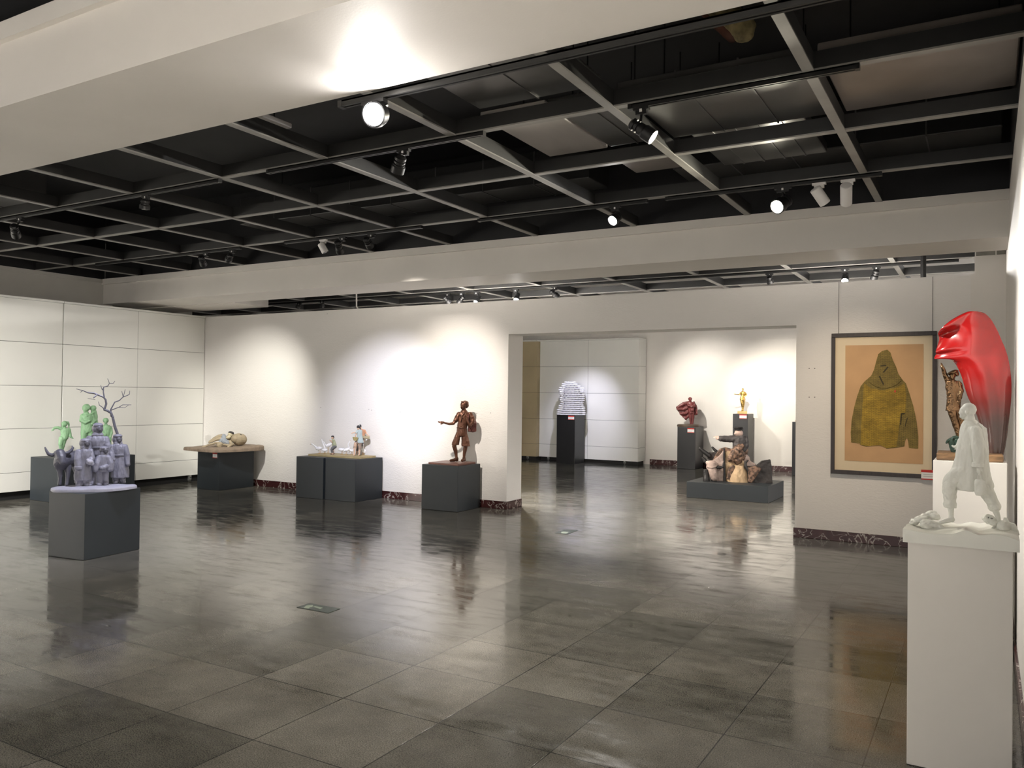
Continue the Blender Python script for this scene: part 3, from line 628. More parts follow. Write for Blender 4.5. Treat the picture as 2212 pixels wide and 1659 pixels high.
# tree
d5 = fz(1000, 1352)
dt = d3 + 70
tree = [('l', [(1188, 1330, dt + 20, 26), (1192, 900, dt + 15, 22), (1180, 755, dt, 17), (1150, 670, dt, 16), (1125, 560, dt, 15), (1105, 510, dt - 5, 15)]),
 ('l', [(1105, 510, dt, 14), (1062, 482, dt, 14), (1025, 470, dt, 13), (1048, 400, dt, 12), (1040, 350, dt, 11), (1015, 320, dt, 9), (960, 300, dt - 8, 8), (900, 276, dt - 16, 8), (830, 268, dt - 20, 7), (770, 242, dt - 25, 5), (690, 222, dt - 30, 3)]),
 ('l', [(1025, 330, dt, 9), (1013, 260, dt + 4, 7), (1016, 200, dt + 6, 6), (1068, 186, dt + 6, 5), (1086, 155, dt + 4, 4), (1065, 100, dt, 3)]), ('l', [(1086, 156, dt, 4), (1130, 157, dt, 4), (1150, 130, dt, 3)]), ('l', [(1016, 205, dt + 6, 5), (1000, 235, dt, 4), (982, 180, dt, 3)]),
 ('l', [(1105, 510, dt, 10), (1100, 470, dt + 8, 8), (1150, 380, dt + 18, 7), (1205, 360, dt + 20, 6), (1250, 318, dt + 22, 6), (1300, 300, dt + 24, 5), (1326, 285, dt + 24, 4), (1328, 245, dt + 24, 3)]), ('l', [(1250, 318, dt + 22, 4), (1234, 250, dt + 22, 3)]), ('l', [(1252, 316, dt + 22, 4), (1275, 228, dt + 26, 3)]),
 ('l', [(1100, 478, dt, 6), (1200, 440, dt - 12, 5), (1245, 412, dt - 14, 4), (1345, 412, dt - 18, 3)]), ('l', [(1200, 442, dt - 12, 4), (1270, 446, dt - 14, 3), (1310, 418, dt - 16, 3)]), ('l', [(1030, 470, dt, 7), (1000, 440, dt - 4, 5), (965, 415, dt - 8, 4), (955, 375, dt - 8, 3)]),
 ('l', [(770, 242, dt - 25, 4), (740, 262, dt - 22, 3)]), ('l', [(900, 326, dt - 20, 8), (930, 300, dt - 14, 8)]), ('l', [(915, 346, dt - 16, 3), (828, 338, dt - 18, 2.5)]), ('l', [(1105, 545, dt, 9), (1130, 555, dt - 6, 12)])]
mb = MB(); add_prims(mb, A, tree); obj('bare_tree', shade(mb.mesh(), 60), BLD, t)
obj('snow_on_branch', sculpt(A, [('l', [(1010, 314, dt - 6, 6), (960, 292, dt - 12, 7), (900, 269, dt - 20, 7), (830, 262, dt - 24, 6)]), ('l', [(902, 322, dt - 22, 8), (930, 297, dt - 18, 8)])], 2.5, 2), BLS, t)
# ---- B: green figures
GR = mat('pale_green_resin', (.27, .47, .27), .5, nscale=10, namt=.12, bump=.15, bscale=60)
rB = (-11.4, 6.95, PT); B = Fr(rB, (40, 800, 5.53))
t = B.thing('green_figures_sculpture', 'pale green sculpture of a running girl, an adult carrying a child and a boy', 'sculpture')
hwB = .30
poly = [(x, y) for x, y in ((-.42, -.1), (-.1, -.19), (.35, -.17), (.44, .05), (.2, .2), (-.3, .2))]
yb = 1010
girl = obj('girl_figure', sculpt(B, head(540, 648, 0, 30, -.6) + [('e', (548, 640, 5), (34, 34, 36)), ('c', (545, 675, 0), (552, 700, 0), 16, 18),
    ('f', [(556, 690, 0, 34, 26), (558, 710, 0, 52, 34), (558, 745, 0, 48, 34), (552, 780, 0, 42, 32), (538, 815, 0, 50, 38), (528, 835, 0, 40, 34)]),
    ('l', [(520, 700, -6, 20), (470, 684, -15, 18), (425, 690, -22, 15)]), *hand(425, 692, -22, 40, 225), ('l', [(600, 705, 0, 20), (615, 755, 5, 17), (622, 795, -8, 14)]), *hand(624, 798, -8, 34, -30),
    ('l', [(515, 815, -10, 32), (502, 880, -20, 25), (508, 930, 0, 19), (512, 1010, 10, 15), (500, 1035, 0, 13)]), ('l', [(545, 815, 8, 32), (530, 890, 0, 25), (520, 940, 8, 19), (525, 1010, 20, 15)])], 4, 3, 3, 16, (1, 1, .5), 0.0), GR, t)
obj('ponytail', sculpt(B, [('l', [(570, 622, 12, 14), (592, 622, 16, 12), (602, 650, 18, 10), (598, 690, 16, 7)])], 3, 2), GR, girl)
man = obj('man_figure', sculpt(B, head(800, 462, 0, 40, -.4) + [('e', (812, 445, 10), (46, 46, 44)), ('c', (805, 500, 0), (812, 530, 0), 26, 34),
    ('f', [(815, 525, 0, 50, 42), (818, 550, 0, 72, 52), (820, 600, 0, 66, 50), (822, 650, 0, 64, 48), (820, 680, 0, 66, 50), (818, 720, 0, 66, 52), (815, 745, 0, 50, 46)]),
    ('l', [(762, 545, -6, 27), (752, 600, -26, 24), (800, 625, -52, 20), (850, 600, -58, 17)]), ('l', [(880, 545, 6, 27), (905, 600, 0, 24), (880, 640, -30, 18)]),
    ('l', [(785, 725, -8, 40), (778, 800, -14, 33), (774, 880, -10, 27), (770, 1000, 0, 20), (762, 1025, -20, 17)]), ('l', [(850, 725, 6, 40), (872, 800, 0, 32), (880, 880, 5, 26), (884, 1000, 10, 20), (880, 1022, -10, 17)])], 4.5, 3, 5, 20, (1, 1, .5), 0.0), GR, t)
obj('carried_child', sculpt(B, head(885, 462, 40, 32, -.2) + [('e', (892, 452, 48), (36, 36, 36)), ('l', [(900, 500, 55, 34), (905, 560, 55, 40), (900, 610, 45, 36)]), ('l', [(895, 505, 20, 15), (850, 535, -25, 14), (815, 545, -48, 12)]), ('l', [(925, 600, 40, 22), (935, 640, 20, 18), (925, 690, 15, 14)])], 4, 3, 3, 16), GR, t)
obj('boy_figure', sculpt(B, head(1040, 606, 10, 30, .1) + [('e', (1042, 598, 16), (34, 34, 32)), ('c', (1043, 640, 10), (1048, 662, 10), 18, 20),
    ('f', [(1050, 655, 10, 36, 30), (1054, 680, 10, 56, 40), (1056, 730, 10, 50, 38), (1055, 790, 10, 46, 36), (1058, 830, 10, 52, 40), (1058, 850, 10, 44, 38)]),
    ('l', [(1010, 685, 8, 20), (1004, 745, -12, 18), (1040, 770, -30, 14)]), ('l', [(1100, 690, 12, 20), (1110, 745, 0, 18), (1098, 800, -14, 14)]), *hand(1098, 805, -14, 32, -90),
    ('l', [(1040, 840, 6, 28), (1045, 920, 0, 22), (1048, 1000, 6, 17)]), ('l', [(1078, 840, 14, 28), (1085, 920, 8, 22), (1088, 995, 14, 17)])], 4, 3, 4, 16, (1, 1, .5), 0.0), GR, t)
# ---- C: reclining figure with a jar on a clay slab
rC = (-10.78, 9.2, PT); Cc = Fr(rC, (400, 880, 8.295))
CLAY = mat('brown_clay', (.27, .205, .15), .8, nscale=16, namt=.25, bump=.35, bscale=50)
SKC = mat('tan_fired_clay', (.35, .285, .19), .65, nscale=14, namt=.2, bump=.2, bscale=60)
SKL = mat('pale_glazed_clay', (.55, .49, .34), .5, nscale=14, namt=.12)
JEA = mat('grey_blue_glaze', (.30, .33, .37), .5, nscale=16, namt=.3)
HAIR = mat('dark_hair', (.025, .022, .022), .5, nscale=20, namt=.4)
t = Cc.thing('reclining_figure_sculpture', 'clay figure in grey blue clothes sprawling over a big jar on a brown slab', 'sculpture')
q = Matrix.Rotation(-Cc.rotz, 3, 'Z')
pl = [q @ Vector((x - rC[0], y - rC[1], 0)) for x, y in ((-11.30, 8.78), (-10.98, 8.72), (-10.52, 8.70), (-10.40, 8.86), (-10.33, 9.2), (-10.30, 9.5), (-10.36, 9.62), (-10.6, 9.64), (-10.95, 9.62), (-11.2, 9.58), (-11.28, 9.2))]
pp = []
for i in range(len(pl)):
    a, b = pl[i], pl[(i + 1) % len(pl)]
    for s in (0, .33, .66): pp.append(a.lerp(b, s) + Vector((.012*noise.noise(Vector((i, s*3, 1))), .012*noise.noise(Vector((i, s*3, 5))), 0)))
sl = slab_mesh([(p.x, p.y) for p in pp], .002, .060, .010, 9)
for v in sl.vertices:
    if v.co.z > .02: v.co.z += .05*max(0, (q.inverted() @ v.co).y + .1)
obj('clay_slab', sl, CLAY, t)
jar = obj('jar', sculpt(Cc, [('l', [(900, 560, -10, 85), (960, 572, 20, 112), (1000, 575, 40, 105)])], 4, 4, 2, 40), SKC, t)
obj('shaded_jar_mouth', sculpt(Cc, [('e', (1008, 512, -30), (20, 16, 44), -35)], 3, 2), HAIR, jar)  # dark solid, the shade inside the opening put into its colour
fig_ = obj('figure_body', sculpt(Cc, [('l', [(690, 510, 20, 34), (600, 520, 20, 32), (520, 560, 10, 28), (440, 615, 0, 20)]), ('l', [(640, 560, -10, 30), (560, 575, -20, 26), (480, 608, -25, 22), (430, 628, -25, 14)]),
    ('l', [(640, 640, -50, 26), (540, 640, -55, 22), (440, 665, -60, 19), (350, 700, -65, 15)]), *hand(360, 698, -66, 70, 195), ('c', (740, 580, 0), (820, 500, 0), 55, 40),
    ('l', [(650, 650, -50, 32), (600, 680, -60, 38)]), *hand(640, 690, -70, 70, 200), ('l', [(800, 620, -60, 34), (840, 660, -90, 26), (760, 720, -110, 20)]), *hand(780, 712, -110, 80, 205), ('l', [(700, 665, -60, 24), (780, 680, -80, 22), (855, 660, -90, 20)])], 4, 3, 3, 20), SKC, t)
obj('shirt', sculpt(Cc, [('l', [(690, 520, 10, 44), (700, 580, -10, 62), (720, 620, -25, 58)]), ('l', [(690, 610, -40, 52), (760, 630, -50, 44), (820, 640, -60, 34)]), ('l', [(660, 590, -20, 48), (640, 620, -35, 36)])], 4, 3, 8, 22, (1, 1, 1)), JEA, fig_)
hd_ = obj('head', sculpt(Cc, [('e', (810, 485, -30), (48, 46, 44), 30), ('e', (775, 535, -55), (46, 36, 30), -20), ('c', (785, 505, -72), (770, 520, -78), 8, 11)], 3, 3), SKL, fig_)
obj('hair', sculpt(Cc, [('e', (824, 458, -22), (52, 48, 30), 15)], 3, 2, 3, 10), HAIR, hd_)
# ---- D: children with geese on a board
rD = (-8.33, 9.36, PT); D = Fr(rD, (620, 890, 7.9)); D5 = Fr(rD, (740, 900, 16.589)); D6 = Fr(rD, (660, 920, 20.74))
WOODL = mat('pale_plank_wood', (.42, .33, .16), .5, nscale=6, namt=.3, stretch=(1, 8, 8))
GOOSE = mat('white_goose_glaze', (.80, .80, .82), .4, nscale=9, namt=.08)
BEAK = mat('dull_orange_beak', (.45, .30, .14), .5)
SKIN = mat('painted_skin', (.62, .42, .30), .5, nscale=9, namt=.1)
t = D.thing('children_and_geese_sculpture', 'small painted sculpture of three children feeding white geese on a wooden board', 'sculpture')
q = Matrix.Rotation(-D.rotz, 3, 'Z')
bo = obj('wooden_board', boxm(-.63, .38, -.155, .225, 0, .028, bevel=.002), WOODL, t); bo.rotation_euler = (0, 0, -D.rotz)
ZB = .028
def shifted(prims, dd):
    out = []
    sp = lambda p: (p[0], p[1], (p[2] if len(p) > 2 else 0) + dd, *p[3:])
    for q in prims:
        if q[0] == 'c': out.append(('c', sp(q[1]), sp(q[2]), *q[3:]))
        elif q[0] in 'lf': out.append((q[0], [sp(p) for p in q[1]]))
        elif q[0] == 'p': out.append(('p', q[1], q[2] + dd, q[3] + dd))
        else: out.append((q[0], sp(q[1]), *q[2:]))
    return out
def goose(F, body, neck, beak, d, legs, tail, fy=None):
    if fy: d = F.dz(legs[0][0], fy, ZB)
    g = obj('goose', sculpt(F, [('l', [(*p[:2], d, p[2]) for p in body]), ('l', [(*p[:2], d - 6, p[2]) for p in neck]), ('c', (*tail[0], d), (*tail[1], d), tail[2], tail[2]*.25)], 5.5*F.sc/20.74, 5), GOOSE, t)
    obj('beak', sculpt(F, [('c', (*beak[0], d - 6), (*beak[1], d - 6), beak[2], beak[2]*.5)], 2*F.sc/20.74, 1), BEAK, g)
    for (x, y) in legs:
        p = F.L(x, y, d); ft = Vector((p.x, p.y, ZB + .003))
        mb = MB(); mb.capsule(p, ft, .0035, .003, 8, 3); mb.capsule(ft, ft + Vector((-.016, -.004, 0)), .004, .003, 8, 3); mb.capsule(ft, ft + Vector((-.014, -.014, 0)), .004, .003, 8, 3); obj('leg', mb.mesh(), BEAK, g)
goose(D6, [(520, 1010, 75), (600, 1010, 92), (680, 1000, 70)], [(480, 960, 48), (400, 890, 30), (300, 815, 24), (262, 800, 27)], [(255, 800), (205, 825), 16], 30, [(600, 1110), (655, 1110)], [(690, 1000), (770, 990), 45], 1245)
goose(D6, [(800, 1080, 60), (860, 1090, 75), (920, 1090, 60)], [(880, 1060, 42), (835, 920, 30), (780, 790, 26), (740, 660, 22), (725, 615, 27)], [(720, 605), (680, 612), 14], -20, [(840, 1160), (885, 1160)], [(930, 1085), (1010, 1085), 34], 1262)
goose(D6, [(960, 900, 70), (1050, 860, 80), (1130, 820, 55)], [(930, 880, 40), (880, 830, 24), (830, 740, 20), (800, 680, 18)], [(795, 672), (765, 668), 11], 80, [(1000, 970), (1050, 960)], [(1130, 830), (1190, 800), 40], 1225)
goose(D6, [(1540, 1060, 72), (1620, 1070, 84), (1690, 1050, 58)], [(1690, 1080, 34), (1730, 1140, 22), (1720, 1180, 18)], [(1720, 1185), (1700, 1215), 12], 40, [(1620, 1150), (1660, 1150)], [(1530, 1060), (1470, 1060), 40], 1290)
goose(D6, [(1760, 1100, 62), (1830, 1080, 84), (1910, 1040, 66)], [(1940, 1040, 40), (1960, 980, 26), (1910, 880, 20), (1905, 800, 19), (1960, 740, 19), (1990, 690, 22)], [(1995, 675), (2045, 665), 13], -10, [(1810, 1160), (1850, 1160)], [(1750, 1120), (1700, 1160), 36], 1310)
goose(D, [(1075, 655, 20), (1105, 662, 24), (1130, 655, 18)], [(1075, 660, 11), (1062, 690, 8)], [(1060, 694), (1052, 702), 4], 30, [(1100, 690), (1115, 690)], [(1130, 650), (1150, 640), 10], 730)
goose(D5, [(730, 1180, 55), (765, 1230, 70), (790, 1270, 50)], [(740, 1160, 26), (735, 1090, 16), (745, 1010, 13), (740, 985, 15)], [(738, 985), (715, 1000), 8], 20, [(740, 1310), (775, 1310)], [(800, 1260), (840, 1240), 26], 1375)
def child(F, skin, clothes, hair, vox, foot=None, name='child_figure'):
    dd = F.dz(foot[0], foot[1], ZB) if foot else 0
    skin = shifted(skin, dd); hair = shifted(hair, dd); clothes = [(a_, shifted(p_, dd), m_) for a_, p_, m_ in clothes]
    b = obj(name, sculpt(F, skin, vox, 2), SKIN, t)
    for nm, pr, mt in clothes: obj(nm, sculpt(F, pr, vox, 2, vox*.8, vox*5, (1, 1, .5)), mt, b)
    obj('hair', sculpt(F, hair, vox, 2), HAIR, b)
    return b
OLIV = mat('olive_shirt_paint', (.36, .38, .24), .6, nscale=12, namt=.15); TRG = mat('grey_trouser_paint', (.15, .15, .16), .6, nscale=12, namt=.3)
BLUS = mat('pale_blue_dress_paint', (.42, .50, .50), .6, nscale=12, namt=.15); ORG = mat('orange_shirt_paint', (.55, .27, .15), .6, nscale=12, namt=.2)
SHOE = mat('brown_shoe_paint', (.14, .06, .04), .5); DKT = mat('dark_trouser_paint', (.07, .07, .09), .6)
child(D6, head(1205, 525, -5, 62, -.9) + [('c', (1215, 570, 0), (1240, 610, 0), 30, 34), ('l', [(1225, 640, -40, 38), (1200, 730, -60, 34), (1140, 690, -80, 26), (1118, 668, -84, 20)]), *hand(1118, 665, -84, 60, 130), ('l', [(1215, 650, 30, 34), (1190, 700, 10, 28), (1130, 650, -20, 22)]),
     ('l', [(1190, 1100, -10, 40), (1200, 1240, -10, 36)]), ('l', [(1240, 1100, 30, 40), (1255, 1230, 30, 36)])],
    [('shirt', [('f', [(1235, 590, 0, 40, 40), (1245, 625, 0, 74, 66), (1260, 720, 0, 86, 72), (1285, 830, 0, 98, 78), (1300, 915, 0, 98, 80)]), ('l', [(1235, 630, -45, 46), (1215, 700, -60, 42)])], OLIV),
     ('trousers', [('l', [(1300, 930, -20, 84), (1200, 1000, -30, 62), (1165, 1060, -25, 52), (1190, 1180, -15, 44)]), ('l', [(1320, 930, 20, 80), (1240, 1010, 25, 58), (1210, 1080, 25, 48), (1240, 1190, 28, 42)])], TRG),
     ('shoes', [('c', (1200, 1255, -10), (1120, 1262, -25), 28, 20), ('c', (1260, 1235, 30), (1250, 1258, 10), 36, 24)], SHOE)],
    [('e', (1215, 480, 4), (70, 68, 52)), ('e', (1245, 520, 12), (46, 54, 50))], 7, (1200, 1285))
gl = child(D5, head(560, 425, -10, 46, -.7) + [('c', (585, 440, 0), (600, 470, 0), 28, 30), ('l', [(520, 560, -15, 34), (430, 572, -30, 22), (360, 580, -40, 17)]), *hand(362, 582, -40, 60, 200), ('l', [(490, 620, -50, 24), (450, 690, -70, 19), (480, 725, -80, 15)]),
     ('l', [(470, 960, -20, 60), (430, 1120, -20, 42), (425, 1280, -20, 32), (420, 1360, -25, 28), (395, 1378, -40, 22)]), ('l', [(620, 960, 0, 60), (610, 1120, 0, 44), (600, 1290, 0, 32), (595, 1360, -5, 28), (575, 1380, -25, 22)])],
    [('dress', [('f', [(600, 460, 0, 45, 40), (605, 490, 0, 98, 70), (608, 560, 0, 100, 74), (612, 680, 0, 92, 70), (622, 800, 0, 108, 80), (632, 900, 0, 125, 86), (630, 940, 0, 120, 84)]), ('l', [(540, 530, -20, 46), (490, 575, -30, 38)])], BLUS),
     ('trousers', [('l', [(500, 930, -10, 70), (460, 1000, -15, 56), (430, 1100, -18, 46)]), ('l', [(630, 930, 5, 70), (620, 1040, 2, 56), (612, 1150, 0, 48)])], mat('tan_trouser_paint', (.33, .24, .19), .6, nscale=12, namt=.3))],
    [('e', (575, 370, 4), (72, 66, 66)), ('l', [(620, 410, 35, 26), (648, 480, 50, 20), (655, 550, 55, 13)])], 6.5, (500, 1405))
dG = D5.dz(500, 1405, ZB)
obj('headband', sculpt(D5, shifted([('l', [(590, 310, -45, 9), (615, 340, -30, 9), (635, 380, 0, 9)])], dG), 4, 1), BLUS, gl)
WICK = mat('straw_basket', (.46, .38, .16), .7, nscale=40, namt=.3, bump=.5, bscale=120)
bk = obj('basket', sculpt(D5, shifted([('f', [(465, 860, -75, 62, 50), (462, 800, -75, 85, 62), (462, 745, -75, 100, 70)])], dG), 6, 2), WICK, gl)
obj('basket_rim', sculpt(D5, shifted([('l', [(365, 735, -75, 11), (420, 745, -135, 11), (510, 755, -135, 11), (560, 762, -75, 11), (500, 745, -20, 11), (420, 735, -20, 11), (365, 735, -75, 11)])], dG), 4, 1), WICK, bk)
g2 = child(D5, head(640, 400, 90, 44, .2) + [('c', (655, 430, 95), (690, 460, 95), 28, 30), ('l', [(790, 520, 90, 40), (860, 610, 70, 26), (930, 680, 50, 18)]), *hand(930, 680, 50, 50, -30),
     ('l', [(530, 1000, 90, 45), (520, 1150, 90, 40), (510, 1300, 90, 32), (490, 1330, 70, 26)]), ('l', [(740, 800, 90, 50), (735, 1000, 90, 38), (730, 1300, 90, 30), (720, 1330, 70, 26)])],
    [('shirt', [('f', [(690, 450, 95, 44, 40), (715, 480, 95, 92, 66), (725, 560, 95, 88, 66), (722, 680, 95, 80, 64), (715, 760, 95, 78, 64)]), ('l', [(785, 500, 90, 44), (835, 580, 78, 34)])], ORG),
     ('trousers', [('l', [(700, 760, 95, 76), (720, 900, 92, 54), (728, 1040, 90, 44)]), ('l', [(660, 780, 95, 70), (560, 1020, 90, 52), (525, 1200, 90, 44)])], DKT)],
    [('e', (630, 345, 95), (50, 58, 64)), ('e', (640, 310, 90), (36, 40, 28))], 6.5, (620, 1375))
dG2 = D5.dz(620, 1375, ZB)
obj('tray', sculpt(D5, shifted([('b', (830, 735, 20), (140, 70, 48), 4)], dG2), 6, 1), mat('straw_tray', (.42, .35, .22), .7, nscale=40, namt=.25), g2)
# ---- E: bronze boy
rE = (-6.40, 9.36, PT); E_ = Fr(rE, (930, 850, 10.367))
BRZ = mat('brown_bronze', (.15, .064, .038), .36, .55, nscale=9, namt=.35, bump=.2, bscale=50)
BRZD = mat('dark_brown_bronze', (.11, .050, .030), .34, .55, nscale=9, namt=.4, bump=.25, bscale=40)
BRZR = mat('reddish_bronze', (.16, .050, .040), .36, .55, nscale=9, namt=.4, bump=.25, bscale=40)
t = E_.thing('boy_statue', 'brown bronze statue of a boy in shorts with a rucksack, one hand held out', 'statue')
bo = obj('plinth_board', boxm(-.255, .24, -.215, .215, 0, .026, bevel=.003), mat('red_brown_wood', (.16, .055, .035), .35, nscale=5, namt=.4, stretch=(1, 9, 9)), t); bo.rotation_euler = (0, 0, -E_.rotz)
body = obj('boy_body', sculpt(E_, head(735, 272, -10, 82, -.72) + [('c', (750, 350, 0), (752, 415, 0), 46, 52), ('c', (750, 440, 5), (720, 760, 0), 90, 95),
    ('l', [(600, 520, 0, 44), (560, 610, -20, 40), (510, 672, -40, 36), (420, 685, -60, 28), (330, 662, -72, 22), (290, 650, -75, 21)]), *hand(292, 650, -75, 105, 178, -.3),
    ('l', [(935, 520, 0, 46), (940, 640, -30, 42), (880, 735, -80, 36), (835, 640, -110, 28), (812, 565, -115, 24)]), *hand(815, 575, -115, 85, 92, .5),
    ('l', [(540, 1120, -20, 52), (530, 1180, -20, 50), (560, 1280, -5, 46), (575, 1380, 0, 34), (580, 1450, 0, 30)]), ('l', [(790, 1150, 10, 50), (775, 1250, 20, 48), (755, 1350, 20, 36), (748, 1440, 15, 30)])], 6.5, 4), BRZ, t)
obj('hair', sculpt(E_, [('e', (765, 222, 8), (92, 96, 62), -8), ('e', (800, 265, 22), (58, 76, 66)), ('e', (722, 190, -40), (44, 44, 20), 18)], 6, 3, 7, 16), BRZ, body)
obj('shirt', sculpt(E_, [('f', [(755, 405, 0, 60, 55), (758, 428, 0, 120, 75), (760, 480, 0, 150, 88), (752, 560, 0, 135, 92), (735, 640, 0, 122, 92), (715, 720, 0, 118, 90), (705, 765, 0, 112, 88)]), ('l', [(640, 470, 0, 60), (595, 545, -15, 58), (560, 605, -22, 52)]), ('l', [(890, 475, 0, 62), (935, 560, -10, 58), (945, 650, -30, 52)])], 7, 4, 12, 40, (1, 1, .6)), BRZ, body)
obj('scarf_knot', sculpt(E_, [('l', [(650, 470, -88, 14), (700, 500, -100, 16), (745, 450, -92, 14)]), ('l', [(700, 500, -100, 14), (690, 570, -104, 14), (680, 640, -100, 8)]), ('l', [(705, 500, -100, 14), (730, 560, -104, 12)])], 5, 2), BRZD, body)
obj('shorts', sculpt(E_, [('f', [(700, 765, 0, 112, 90), (700, 800, 0, 116, 92), (698, 870, 0, 120, 96), (690, 950, 0, 112, 94)]), ('f', [(640, 860, -8, 62, 62), (600, 980, -16, 72, 74), (568, 1080, -20, 78, 78), (554, 1150, -20, 82, 80)]), ('f', [(742, 860, 8, 68, 66), (770, 1000, 10, 84, 80), (784, 1100, 10, 92, 86), (788, 1180, 10, 98, 90)])], 7, 4, 12, 42, (1, 1, .5), seed=3), BRZ, body)
obj('belt', sculpt(E_, [('f', [(702, 752, 0, 118, 95), (701, 778, 0, 119, 96)])], 6, 2), BRZD, body)
for pr in ([('l', [(585, 1455, 5, 42), (530, 1490, -30, 36), (450, 1500, -60, 28)]), ('e', (590, 1490, 5), (38, 36, 34))], [('l', [(748, 1450, 15, 40), (735, 1485, -30, 36), (710, 1500, -75, 34)]), ('e', (752, 1488, 15), (40, 36, 34))]):
    obj('shoe', sculpt(E_, pr, 6, 3, floor=.026), BRZD, body)
obj('rucksack', sculpt(E_, [('l', [(935, 610, 95, 80), (950, 700, 105, 92), (940, 790, 100, 84)]), ('b', (930, 760, 80), (95, 60, 95)), ('e', (985, 720, 70), (50, 50, 70))], 8, 5, 10, 50), BRZR, t)
obj('strap', sculpt(E_, [('l', [(880, 440, 40, 16), (845, 470, -75, 16), (840, 560, -98, 16), (860, 700, -60, 16), (900, 790, 30, 16)])], 6, 2), BRZR, t)
# ---- F: rider and ox carved in wood
rF = (-3.46, 13.0, .25); F = Fr(rF, (1430, 840, 6.38))
PINK = mat('pinkish_wood', (.43, .335, .30), .7, nscale=11, namt=.4, bump=.7, bscale=30); TANW = mat('tan_split_wood', (.50, .36, .22), .7, nscale=6, namt=.3, bump=.6, bscale=26, stretch=(4, 4, .8))
CHAR = mat('charred_wood', (.030, .025, .024), .6, nscale=6, namt=.5, bump=.6, bscale=24); BRW = mat('mottled_brown_wood', (.21, .125, .085), .6, nscale=21, namt=.75, sharp=.08, bump=.5, bscale=26)
BLKW = mat('black_stained_wood', (.012, .011, .012), .45, nscale=9, namt=.4, bump=.3)
t = F.thing('rider_and_oxen_sculpture', 'carved wood sculpture of a capped rider pointing left, sitting on horned oxen', 'sculpture')
ZF0 = .0
def fp(name, prims, mt, vox=9, sm=2, fold=5, parent=t): return obj(name, sculpt(F, prims, vox, sm, fold*1.5, 30, (1, 1, .6), ZF0), mt, parent)
fp('ox_shoulder', [('p', [(850, 850), (790, 920), (700, 985), (665, 1070), (640, 1180), (680, 1262), (850, 1285)], -60, 70)], PINK)
fp('ox_back', [('p', [(690, 1000), (740, 900), (800, 822), (870, 805), (950, 822), (965, 900), (860, 900)], 20, 110)], BRW)
fp('dark_flank', [('p', [(625, 880), (740, 868), (840, 845), (760, 930), (690, 1000), (625, 960)], 60, 140)], CHAR)
hdF = fp('ox_head', [('e', (690, 1075, -70), (78, 70, 92)), ('l', [(690, 1090, -80, 70), (705, 1160, -110, 58), (720, 1225, -120, 46)]), ('e', (640, 1020, -60), (40, 30, 30))], PINK)
fp('brow_ridge', [('l', [(630, 1072, -130, 14), (690, 1090, -146, 16), (745, 1066, -126, 14)])], PINK, 5, 1, 4, hdF)
fp('harness_strap', [('p', [(844, 815), (866, 815), (882, 1290), (850, 1290)], -78, -50)], BLKW, 6, 1, 0)
fp('ox_side', [('p', [(872, 860), (960, 865), (1100, 930), (1150, 1050), (1185, 1310), (900, 1310), (866, 1250)], -60, 100), ('f', [(1060, 1050, -40, 90, 60), (1050, 1180, -60, 120, 80), (1055, 1300, -60, 135, 90)])], TANW)
fp('haunch', [('p', [(1105, 930), (1165, 900), (1205, 940), (1212, 990), (1295, 1040), (1280, 1085), (1190, 1065), (1115, 1065)], -50, 70)], PINK)
fp('carved_groove', [('p', [(1005, 1062), (960, 1050), (915, 1100), (888, 1240), (930, 1255), (985, 1150)], -112, -85)], BRW)
fp('dark_ox_body', [('p', [(1185, 1310), (1205, 1150), (1275, 1070), (1375, 990), (1492, 972), (1508, 1060), (1522, 1320)], -90, 110)], CHAR)
fp('dark_ox_face', [('p', [(1180, 1080), (1290, 1065), (1375, 1095), (1300, 1205), (1235, 1300), (1190, 1290)], -125, -80)], BRW)
for pts in ([(525, 822, 60, 22), (580, 868, 60, 28), (650, 920, 60, 34)], [(695, 808, 100, 16), (720, 835, 95, 20), (750, 862, 90, 22)], [(565, 955, 0, 20), (590, 985, 0, 26), (615, 1020, -10, 28)],
            [(750, 1075, -110, 20), (800, 1088, -115, 20), (838, 1075, -110, 16), (852, 1010, -105, 9)], [(1185, 985, -90, 10), (1150, 1020, -100, 16), (1150, 1070, -105, 20), (1185, 1125, -105, 22)]):
    fp('horn', [('l', pts)], BLKW, 5, 2, 0)
fp('black_boot', [('f', [(612, 1280, -120, 48, 46), (612, 1240, -120, 46, 44), (608, 1190, -110, 38, 36), (605, 1150, -100, 42, 38), (605, 1110, -100, 36, 34)])], BLKW, 6, 2, 2)
rid = fp('rider_body', [('e', (1058, 610, 0), (58, 56, 52)), ('e', (1030, 615, -30), (30, 30, 36)), ('c', (1012, 605, -50), (1002, 622, -56), 8, 11), ('e', (1100, 610, -6), (12, 14, 22)), ('c', (1060, 650, 0), (1062, 690, 0), 40, 44), ('c', (1070, 720, 10), (1065, 880, 20), 55, 50),
     ('c', (800, 682, -14), (775, 676, -16), 28, 30), *hand(785, 672, -16, 66, 172, .2)], mat('pale_carved_skin', (.62, .46, .40), .6, nscale=9, namt=.2, bump=.4, bscale=30), 6, 2, 2)
fp('jacket', [('f', [(1060, 640, 0, 52, 48), (1068, 665, 0, 96, 62), (1075, 720, 0, 100, 68), (1075, 790, 0, 92, 70), (1060, 850, 0, 90, 72)]), ('l', [(990, 690, -6, 48), (900, 692, -10, 46), (805, 684, -14, 40)]), ('l', [(1150, 690, 0, 40), (1160, 780, -20, 38), (1120, 850, -50, 34)])], mat('dark_jacket_wood', (.055, .050, .052), .6, nscale=8, namt=.5, bump=.5, bscale=24), 7, 2, 7, rid)
